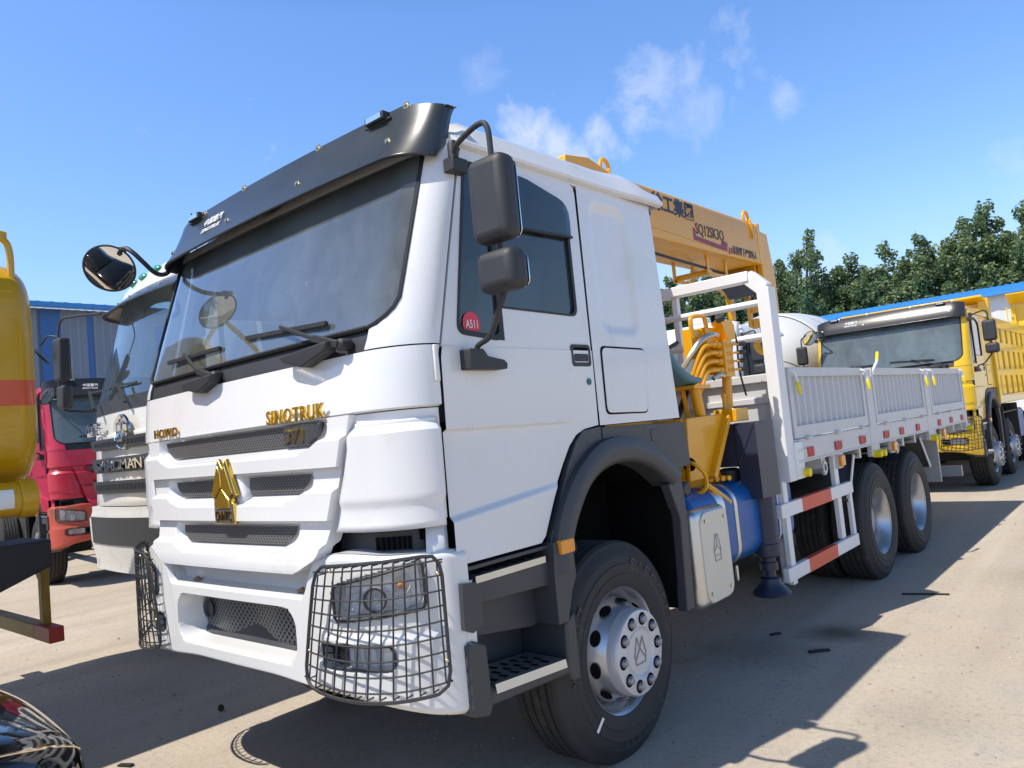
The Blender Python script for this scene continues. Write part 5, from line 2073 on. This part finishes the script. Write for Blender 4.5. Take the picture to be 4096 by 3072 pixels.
dt = thing('dump_truck', 'bright yellow dump truck with black sun visor, parked behind the white flatbed', 'truck', (-.21, 12.04, 0))
howo(dt, YEL, False, visor=VISOR2, glassm=GLASSB)
chassis_simple(dt, 8.6, (1.5, 3.35), (6.4, 7.75))
m = MB()
m.prism([(2.40, 1.36), (2.48, 1.36), (2.48, 3.28), (2.02, 3.34), (2.02, 3.30), (2.40, 3.22)], 'x', -1.22, 1.22)
m.bx(-1.22, 1.22, 2.48, 8.4, 1.36, 1.42)
for z in (1.9, 2.4, 2.85):
    m.bx(-1.2, 1.2, 2.34, 2.40, z, z + .12)
m.build('tipper_front', YEL, dt, bevel=.008)
for s_ in (1, -1):
    m = MB(s_)
    m.bx(1.17, 1.20, 2.48, 8.4, 1.36, 2.95)
    m.bx(1.20, 1.26, 2.55, 8.4, 2.76, 2.96)
    m.bx(1.20, 1.26, 2.55, 8.4, 2.34, 2.50)
    m.bx(1.20, 1.26, 2.55, 8.4, 1.86, 2.00)
    m.bx(1.20, 1.26, 2.55, 8.4, 1.36, 1.52)
    y = 2.72
    while y < 8.3:
        m.bx(1.20, 1.2575, y, y + .40, 1.52, 2.76)
        y += .66
    m.build('tipper_side', YEL, dt, bevel=.02)
    m = MB(s_)
    m.prism([(2.30, 1.36), (2.56, 1.36), (2.52, 3.27), (2.30, 3.30)], 'x', 1.10, 1.265)
    m.build('tipper_post', YEL, dt, bevel=.012)
m = MB()
m.bx(.9, 1.2, 4.3, 5.2, .6, 1.2)
m.build('fuel_tank', TANKB, dt, bevel=.05)
m = MB()
m.bx(.85, 1.25, 2.45, 2.47, .5, 1.33)
m.bx(.85, 1.25, 4.1, 4.12, .5, 1.33)
m.bx(.85, 1.24, 2.47, 4.1, 1.18, 1.20)
m.build('mud_flap', BLACK, dt)

# taller yellow tipper at the right edge
tt = thing('dump_truck', 'tall yellow ribbed tipper body with a ladder, before the white shed wall', 'truck', (1.4, 24, 0))
m = MB()
m.bx(-1.25, 1.25, .0, 7, 1.4, 3.95)
for z in (1.7, 2.2, 2.75, 3.3):
    m.bx(-1.2, 1.2, -.06, 0, z, z + .12)
m.prism([(0, 3.95), (-.45, 4.2), (-.45, 4.24), (0, 4.2)], 'x', -1.27, 1.27)
m.build('tipper_body', YEL, tt, bevel=.015)
m = MB()
for x in (-1.32, -1.14):
    m.bar((x, -.12, 1.6), (x, -.12, 3.9), .03, .03)
for k in range(8):
    m.bar((-1.32, -.12, 1.8 + .28 * k), (-1.14, -.12, 1.8 + .28 * k), .025, .025)
m.build('ladder', YEL, tt)
chassis_simple(tt, 7.4, (), (4.2, 5.6))

# ------------------------------------------------------------------ mixer truck
mt = thing('mixer_truck', 'off-white concrete mixer truck with a big drum, between the flatbed and the yellow dumper', 'truck', (-2.92, 9.3, 0))
howo(mt, MIXW, False, visor=MIXW, glassm=GLASSB)
chassis_simple(mt, 9, (1.5, 3.3), (6.3, 7.6))
m = MB()
ax = V((0, .965, .26)).normalized()
m.lathe([(.0, -.02), (.62, .0), (.80, .12), (1.05, .75), (1.16, 1.25), (1.19, 1.8), (1.16, 2.3), (1.0, 3.2), (.72, 4.3), (.5, 4.9), (.42, 4.9)], (0, 3.0, 1.95), ax, n=56)
drum = m.build('drum', MIXW, mt, angle=40)
m = MB()
m.lathe([(1.205, 1.98), (1.215, 2.0), (1.215, 2.1), (1.19, 2.12)], (0, 3.0, 1.95), ax, n=56)
e1 = ax.orthogonal().normalized()
e2 = ax.cross(e1)
for off in (0, PI):
    pts = []
    for k in range(40):
        t = k / 39
        a = off + t * 4.4
        d = .25 + 3.8 * t
        rr_ = itp(d, [(0, .62), (.12, .80), (.75, 1.05), (1.25, 1.16), (1.8, 1.19), (2.3, 1.16), (3.2, 1.0), (4.3, .72)]) + .004
        pts.append(V((0, 3.0, 1.95)) + ax * d + (e1 * cos(a) + e2 * sin(a)) * rr_)
    m.tube(pts, .012, 5)
m.build('drum_seam', MIXW, drum)
m = MB()
m.bx(-.5, .5, 2.75, 3.1, 1.0, 2.2)
m.prism([(7.4, 1.0), (7.9, 1.0), (7.9, 3.6), (7.6, 3.6)], 'x', -.5, .5)
m.build('drum_support', MIXW, mt, bevel=.02)
m = MB()
m.bx(.30, .62, .62, .85, 3.16, 3.30)
m.build('roof_lamp', MIXW, mt, bevel=.05, seg=3)

# ------------------------------------------------------------------ cream white lorry on the left
sl = thing('cream_lorry', 'cream white lorry with green roof lamps and round chrome emblem, beside the crane lorry', 'truck', (-3.98, 1.22, 0))
T_SY = [(.5, .03), (1.3, .0), (2.05, .03), (2.36, .06), (3.42, .36), (3.6, .42)]


def shP(u, z, d=0.0):
    s_ = -1 if u < 0 else 1
    a = abs(u)
    y0_ = itp(z, T_SY)
    if a <= 1:
        return V((s_ * a * .86, y0_ + .07 * a * a + d, z))
    th = (min(a, 2) - 1) * PI / 2
    yc = y0_ + .07
    ye = max(yc + .1, .42 + .35 * max(0, (z - 2.2)))
    return V((s_ * (.86 + .38 * sin(th) - d * sin(th)), ye - (ye - yc) * cos(th) + d * cos(th) + max(0, a - 2), z))


ul = lin(-2, 2, 48)
m = MB()
m.grid(lambda u, z: shP(u, z), ul, [1.98, 2.05, 2.2, 2.36])
for sg in (-1, 1):
    m.grid(lambda a, z, sg=sg: shP(sg * a, z), lin(1.35, 2, 8), lin(2.36, 3.45, 6))
    m.bx(sg * 1.22, sg * 1.24, .70, 2.2, 1.1, 2.40)
    m.bx(sg * 1.22, sg * 1.24, 1.55, 2.2, 2.40, 3.47)
    m.bx(sg * 1.22, sg * 1.24, .80, 1.6, 3.28, 3.47)
RZ, RY = (0, .12, .21, .29, .35, .38, .39), (0, .02, .05, .12, .32, .7, 1)
m.grid(lambda u, i: V((shP(u, 3.46).x * (1 - .10 * (i / 6) ** 1.5), shP(u, 3.46).y - .02 + (2.2 - shP(u, 3.46).y) * RY[i], 3.45 + RZ[i] * (1 - .16 * u * u * (1 if abs(u) < 2 else 1)))), ul, range(7))
m.bx(-1.23, 1.23, 2.16, 2.2, 1.2, 3.45)
m.build('cab', SHW, sl, angle=40)
sc_ = sl
m = MB()
m.bx(-1.18, 1.18, .30, 2.1, 1.0, 2.0)
m.bx(-.86, .86, .12, .3, 1.3, 1.98)
m.build('cab_light_block', DARK, sc_)  # dark boxes block light inside this cab too
m = MB()
m.grid(lambda u, z: shP(u, z, .008), lin(-1.37, 1.37, 30), lin(2.36, 3.47, 6))
ws = m.build('windscreen', GLASSC, sc_)
m = MB()
m.bx(-1.05, 1.05, .45, .8, 2.1, 2.36)
m.bx(-1.15, 1.15, 2.12, 2.15, 2.0, 3.2)
m.build('dashboard', DASH, sc_)
m = MB()
for x in (-.6, .6):
    m.bx(x - .25, x + .25, 1.3, 1.5, 2.0, 2.95)
    m.build('seat', SEATG, sc_, bevel=.05)
    m = MB()
m = MB()
m.grid(lambda u, t: shP(u * 1.0, 3.31 + .16 * t, -.17 + .15 * t), ul, lin(0, 1, 4))
vz = m.build('sun_visor', VISOR2, sc_, thick=.012)
for u in (-.85, -.4, .4, .85):
    m = MB()
    m.sph(shP(u, 3.40, -.095), .014, 8, 5)
    m.build('visor_bolt', BOLTM, vz)
for x, y, z in ((-.62, .44, 3.60), (-.34, .425, 3.61), (.0, .415, 3.62), (.4, .425, 3.61)):
    m = MB()
    m.sph((x, y, z), .055, 12, 6, (1.5, .8, .7))
    m.build('marker_lamp', GREENL, sc_)
m = MB()
m.grid(lambda u, z: shP(u, z, -.006), lin(-1.25, 1.25, 24), [2.24, 2.30, 2.37])
m.build('cowl_panel', BLACK, sc_)
for (x0, x1, x2, x3) in ((-.62, -.86, -1.0, -.45), (.12, -.16, -.42, .15)):
    m = MB()
    m.bar((x0, -.02, 2.30), (x1, .03, 2.50), .022, .022)
    m.bar((x2, .08, 2.50), (x3, .08, 2.48), .012, .018)
    m.build('wiper', BLACK, sc_)
m = MB()
m.grid(lambda x, z: V((x, itp(z, T_SY) + .07 * (x / .86) ** 2 - .015, z)), lin(-.93, .93, 16), [1.34, 1.40, 2.0, 2.03])
fp_ = m.build('front_panel', SHW, sc_, thick=.03)
for k, (z0, z1) in enumerate(((1.88, 1.985), (1.66, 1.80), (1.46, 1.58))):
    m = MB()
    m.prism(rpoly([(-.74, z1), (.74, z1), (.68 - .02 * k, z0), (-.68 + .02 * k, z0)], .03, 3), 'y', .03, -.012 - .02)
    gr = m.build('grille', BLACK, fp_)
    m = MB()
    for j in range(44):
        x = -.64 + j * .029
        if k != 1:
            m.bx(x, x + .012, -.040, -.034, z0 + .035, z1 - .03)
    if k != 1:
        m.build('grille_bars', GREYP, gr)
text('SHACMAN', 'lettering', CHROME, fp_, (-.05, -.045, 1.73), 1.05, .095, ext=.012, off=.02)
text('陕重汽', 'lettering', CHROME, fp_, (-.70, .005, 2.10), .36, .13, ext=.012, off=.02)
m = MB()
m.lathe([(.0, 0), (.118, 0), (.125, .018), (.155, .03), (.165, .02), (.168, 0)], (0, -.005, 2.03), (0, -1, 0), n=36)
o = m.build('emblem', CHROME, fp_)
m = MB()
for p, q in (((-.05, .08), (-.05, -.02)), ((-.05, .08), (.06, .08)), ((.05, -.08), (.05, .02)), ((.05, -.08), (-.06, -.08)), ((-.05, 0), (.05, 0))):
    m.bar((p[0], -.03, 2.03 + p[1]), (q[0], -.03, 2.03 + q[1]), .03, .02)
m.build('emblem_bar', CHROME, o)
m = MB()
m.grid(lambda u, z: shP(u, z, -.05 - (.03 if .80 < z < 1.28 else 0)), ul, [.72, .76, .80, 1.0, 1.2, 1.28, 1.33])
m.grid(lambda u, t: shP(u, 1.33, -.05 + .2 * t), ul, [0, 1])
bp_ = m.build('bumper', M('bumper_cream', (.62, .61, .58), .4, dirt=(.4, .37, .33), ds=4, dth=.55), sc_, angle=40)
m = MB()
m.grid(lambda u, z: shP(u, z, -.085), lin(-1.05, 1.05, 20), [.98, 1.24])
m.build('bumper_grille', BLACK, bp_)
for sg in (-1, 1):
    m = MB(sg)
    m.grid(lambda u, z: shP(u, z, -.086), lin(1.25, 1.85, 8), [.90, 1.22])
    m.build('headlamp', LENS, bp_)
    m = MB(sg)
    m.grid(lambda u, z: shP(u, z, -.083), lin(1.27, 1.83, 8), [.92, 1.20])
    m.build('lamp_bowl', ALU, bp_)
    # wing mirrors
    m = MB(sg)
    m.tube(curve([(1.0, .24, 3.34), (1.3, .06, 3.35), (1.46, .0, 3.32), (1.49, -.02, 3.1), (1.49, -.02, 2.45), (1.38, .1, 2.34), (1.22, .5, 2.34)], 5), .014, 6)
    m.tube(curve([(1.49, -.02, 3.16), (1.62, -.08, 3.18), (1.70, -.12, 3.10)], 4), .011, 6)
    m.lathe([(0, -.02), (.13, -.01), (.135, .012), (0, .015)], (1.72, -.13, 3.0), (.3, -.55, -.5), n=20)
    m.build('mirror_arm', BLACK, sc_)
    m = MB(sg)
    m.bx(1.37, 1.58, -.06, .06, 2.68, 3.14)
    h = m.build('mirror_housing', BLACK, sc_, bevel=.03, seg=3)
    m = MB(sg)
    m.bx(1.37, 1.56, -.05, .06, 2.38, 2.63)
    h2_ = m.build('mirror_housing', BLACK, sc_, bevel=.03, seg=3)
    m = MB(sg)
    m.bx(1.39, 1.56, .061, .064, 2.70, 3.12)
    m.build('mirror_glass', MIRROR, h)
m = MB()
m.tube([(-.1, .9, 3.7), (-.16, .88, 4.3)], .007, 5)
m.build('antenna', BLACK, sc_)
m = MB()
m.bx(-1.2, 1.2, 2.5, 8.5, 1.2, 2.6)
m.build('cargo_body', SHW, sl, bevel=.02)
chassis_simple(sl, 8.5, (1.5,), (5.7, 7.1))

# ------------------------------------------------------------------ red truck on the left
rd_ = thing('red_truck', 'faded red lorry with dented rusty bumper, behind the cream lorry', 'truck', RED_LOC, RED_ROT)
howo(rd_, REDT, False, visor=VISOR2, glassm=GLASSB, guards=False, rusty=REDR)
chassis_simple(rd_, 7.5, (1.5,), (5.2, 6.5))

# ------------------------------------------------------------------ yellow tanker at the left edge
tk = thing('tanker_truck', 'glossy mustard yellow tanker with a red band and a red-tipped bar', 'truck', (-3.22, -.10, 0))
TS = []
for k in range(64):
    a = 2 * PI * k / 64
    c_, s_ = cos(a), sin(a)
    TS.append((1.33 * math.copysign(abs(c_) ** .40, c_), 2.35 + .77 * math.copysign(abs(s_) ** .46, s_)))


def tank_pt(i, y):
    x, z = TS[i % 64]
    k = 1 - .55 * max(0, 1 - (-y) / .22) ** 2.6 if y > -.22 else 1
    if y > -.22:
        e = max(0, 1 - (-y) / .22)
        k = math.sqrt(max(.0, 1 - e ** 2.4 * .30))
    return V((x * k, y, 2.28 + (z - 2.28) * k))


yl = [0, -.006, -.015, -.03, -.05, -.075, -.10, -.12, -.3] + lin(-.8, -6.2, 9)
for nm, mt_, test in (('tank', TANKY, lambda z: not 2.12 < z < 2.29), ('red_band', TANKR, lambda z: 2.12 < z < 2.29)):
    m = MB()
    g = MB()
    zsec = [TS[i][1] for i in range(64)]
    # split the section exactly at the band edges
    pts = []
    for i in range(64):
        a_, b_ = V(TS[i]), V(TS[(i + 1) % 64])
        pts.append(a_)
        cuts = sorted([(zc_ - a_.y) / (b_.y - a_.y) for zc_ in (2.125, 2.285) if (a_.y - zc_) * (b_.y - zc_) < 0])
        for t in cuts:
            pts.append(a_ + (b_ - a_) * t)
    N = len(pts)

    def tp(i, y):
        x, z = pts[i % N]
        e = max(0, 1 - (-y) / .12) if y > -.12 else 0
        k = 1 - .055 * e ** 2.4
        return V((x * k, y, 2.35 + (z - 2.35) * k))
    for i in range(N):
        zm = (pts[i][1] + pts[(i + 1) % N][1]) / 2
        if test(zm):
            m.grid(lambda j, y, i=i: tp(i + j, y), [0, 1], yl)
    if nm == 'tank':
        m.add([tp(i, 0) for i in range(N)], [tuple(range(N))])
        m.add([tp(i, yl[-1]) for i in range(N)], [tuple(range(N))])
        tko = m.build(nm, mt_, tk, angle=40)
    else:
        m.build(nm, mt_, tko, angle=40)
m = MB()
for y in (-.28, -3.2):
    m.tube([V((p[0] * 1.003, y, 2.35 + (p[1] - 2.35) * 1.004)) for p in pts], .008, 5, closed=True)
for z_ in (2.86, 1.82):
    m.tube([tp(min(range(N), key=lambda i: abs(pts[i][1] - z_) - (9 if pts[i][0] > 1 else 0)), y) for y in (-.05, -.12, -3, -6.2)], .007, 5)
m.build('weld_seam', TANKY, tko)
m = MB()
m.tube([(1.34, -.10, 1.56), (1.34, -5.6, 1.56)], .105, 20)
m.tube([(1.34, -.07, 1.56), (1.34, -.16, 1.56)], .118, 20)
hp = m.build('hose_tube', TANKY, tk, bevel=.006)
m = MB()
m.grid(lambda y, a: V((1.34 + .1065 * cos(a), y, 1.56 + .1065 * sin(a))), [-.20, -.44], lin(-.5, .6, 6))
m.build('white_reflector', WTXT, hp)
m = MB()
m.grid(lambda y, a: V((1.34 + .1065 * cos(a), y, 1.56 + .1065 * sin(a))), [-.44, -.7], lin(-.5, .6, 6))
m.build('red_reflector', REDL, hp)
m = MB()
m.tube(curve([(1.20, -.09, 2.88), (1.20, -.09, 3.12), (1.20, -.13, 3.20), (1.20, -.23, 3.235), (1.20, -1.4, 3.24)], 5), .022, 8)
m.tube([(1.20, -1.4, 3.24), (1.20, -1.4, 2.9)], .022, 8)
m.tube([(1.20, -.8, 2.9), (1.20, -.8, 3.24)], .022, 8)
m.build('top_rail', TANKY, tk)
m = MB()
for x in (-.42, .42):
    m.bx(x - .04, x + .04, -6.5, -.05, 1.02, 1.27)
m.prism([(.10, 1.27), (.10, 1.10), (-.35, .93), (-1.2, .93), (-1.2, 1.27)], 'x', .50, 1.06)
m.bx(-1.1, 1.1, -.5, -.42, 1.02, 1.25)
m.build('chassis', CHASS, tk, bevel=.01)
m = MB()
m.bx(.60, 1.20, -1.1, -.35, 1.27, 1.62)
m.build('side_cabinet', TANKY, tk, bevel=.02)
m = MB()
m.bx(-1.2, .55, .12, .21, .57, .67)
for x in (-.6, .62):
    m.bx(x - .04, x + .04, .15, .20, .58, 1.1)
ub = m.build('underrun_bar', M('dirty_yellow_bar', (.32, .20, .02), .5, var=.3, vs=8), tk, bevel=.006)
m = MB()
m.bx(.55, .86, .119, .211, .569, .671)
m.build('red_bar_end', M('red_bar_paint', (.40, .03, .02), .45), ub, bevel=.006)
for s_ in (1, -1):
    for y in (-2.2, -3.55):
        make_wheel(tk, 1.16, y, 'dual', s_)
m = MB()
m.bx(-1.2, 1.2, -9.0, -7.0, 1.1, 2.9)
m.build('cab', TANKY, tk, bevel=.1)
for s_ in (1, -1):
    make_wheel(tk, 1.16, -7.8, 'steer', s_)

# ------------------------------------------------------------------ black car corner, bottom left
car = thing('black_car', 'glossy black car with a thin chrome edge line, beside the tanker', 'car', CAR_LOC, CAR_ROT)
SEC = [(0, .62, .50, .62), (.03, .74, .44, .74), (.12, .84, .36, .82), (.3, .90, .30, .88), (.7, .925, .28, .935), (1.2, .93, .28, .975), (2.2, .93, .28, 1.0), (3.4, .93, .28, 1.0), (4.1, .90, .30, .98), (4.45, .80, .36, .90), (4.55, .70, .5, .80)]


def carp(j, i):
    y, w, zb, zt = SEC[i]
    prof = [(.80, 0), (.96, .12), (1.0, .35), (1.0, .60), (.975, .80), (.93, .90), (.84, .965), (.55, 1.0), (0, 1.02)]
    prof = prof + [(-a, b) for a, b in reversed(prof[:-1])]
    a, b = prof[j]
    return V((a * w, -y - (.05 * (1 - abs(a)) * -1 if i < 3 else 0), zb + (zt - zb) * b))


m = MB()
m.grid(carp, range(17), range(len(SEC)))
m.add([carp(j, 0) for j in range(17)], [tuple(range(17))])
m.add([carp(j, len(SEC) - 1) for j in range(17)], [tuple(range(17))])
WCHR = M('warm_chrome', (.80, .68, .55), .12, metal=1)
body = m.build('body', CARB, car, angle=60)
md = body.modifiers.new('smooth', 'SUBSURF')
md.levels = md.render_levels = 2
m = MB()
bpy.context.view_layer.update()
be_ = body.evaluated_get(bpy.context.evaluated_depsgraph_get())
for jj in (5, 11):
    m = MB()
    m.tube([V(be_.closest_point_on_mesh(p)[1]) + V((0, 0, .002)) for p in curve([carp(jj, i) for i in range(1, 7)], 8)], .0045, 6)
    m.build('chrome_trim', WCHR, body)
for s_ in (1, -1):
    m = MB(s_)
    m.grid(lambda a, t: carp(2 + a, 0).lerp(carp(2 + a, 2), t) + V((.006, .006, 0)) * 1.0, [0, 1, 2], lin(0, 1, 3))
    m.build('headlamp', LENS, body)
m = MB()
cs = [(1.1, .78, .98), (1.75, .62, 1.38), (2.3, .60, 1.44), (3.1, .58, 1.42), (3.9, .66, 1.02)]
m.grid(lambda j, i: V(((-1, -.93, -.5, 0, .5, .93, 1)[j] * (cs[i][1] + (.12 if j in (0, 6) and 0 < i < 4 else 0)), -cs[i][0], (cs[i][2], cs[i][2] + .0, cs[i][2] + .03, cs[i][2] + .04, cs[i][2] + .03, cs[i][2], cs[i][2])[j] if 0 < j < 6 else (1.0 if 0 < i < 4 else cs[i][2]))), range(7), range(5))
m.build('cabin_glass', M('car_dark_glass', (.01, .012, .012), .04, coat=1), car, angle=60)
for s_ in (1, -1):
    for y in (-.95, -3.65):
        m = MB(s_)
        m.lathe([(.20, -.2), (.31, -.2), (.325, -.18), (.325, -.02), (.31, 0), (.21, 0)], (.935, y, .325), n=32)
        w_ = m.build('tyre', RUBBER, car)
        m = MB(s_)
        m.lathe([(.21, 0), (.19, -.03), (.06, -.03), (.05, 0), (0, 0)], (.93, y, .325), n=24)
        m.build('rim', RIM, w_)

# ------------------------------------------------------------------ litter on the ground
def litter(name, label, cat, a, b, w, h, mat):
    m = MB()
    m.bar((a[0], a[1], h / 2 + .001), ((a[0] + b[0]) / 2, (a[1] + b[1]) / 2 + .004, h / 2 + .002), w, h)
    m.bar(((a[0] + b[0]) / 2, (a[1] + b[1]) / 2 + .004, h / 2 + .002), (b[0], b[1], h / 2 + .001), w * .9, h)
    return tag(m.build(name, mat, flat=True), label, cat)


LIT = M('black_rubber_scrap', (.02, .018, .017), .7)
litter('rubber_strip', 'long thin black strip lying at the edge of the bed shadow', 'strip', (1.50, 5.22), (1.84, 5.31), .02, .012, LIT)
litter('rubber_strip', 'short black scrap lying in the shade below the front wheel', 'scrap', (1.37, 3.42), (1.47, 3.52), .035, .012, LIT)
litter('rubber_strip', 'small black scrap lying in the shade beside the outrigger foot', 'scrap', (.98, 3.72), (1.03, 3.78), .03, .01, LIT)
m = MB()
m.sph((0, 0, .022), .026, 7, 5, (1, .8, .85))
tag(m.build('stone', M('dark_stone', (.03, .028, .027), .9), flat=True), 'small dark stone in the shadow before the bumper', 'stone').location = (-1.62, .79, 0)
m = MB()
m.bar((0, 0, .006), (.09, .035, .010), .03, .008)
tag(m.build('leaf', LIT, flat=True), 'dark dry leaf on the ground beside the black car', 'leaf').location = (-1.32, .02, 0)
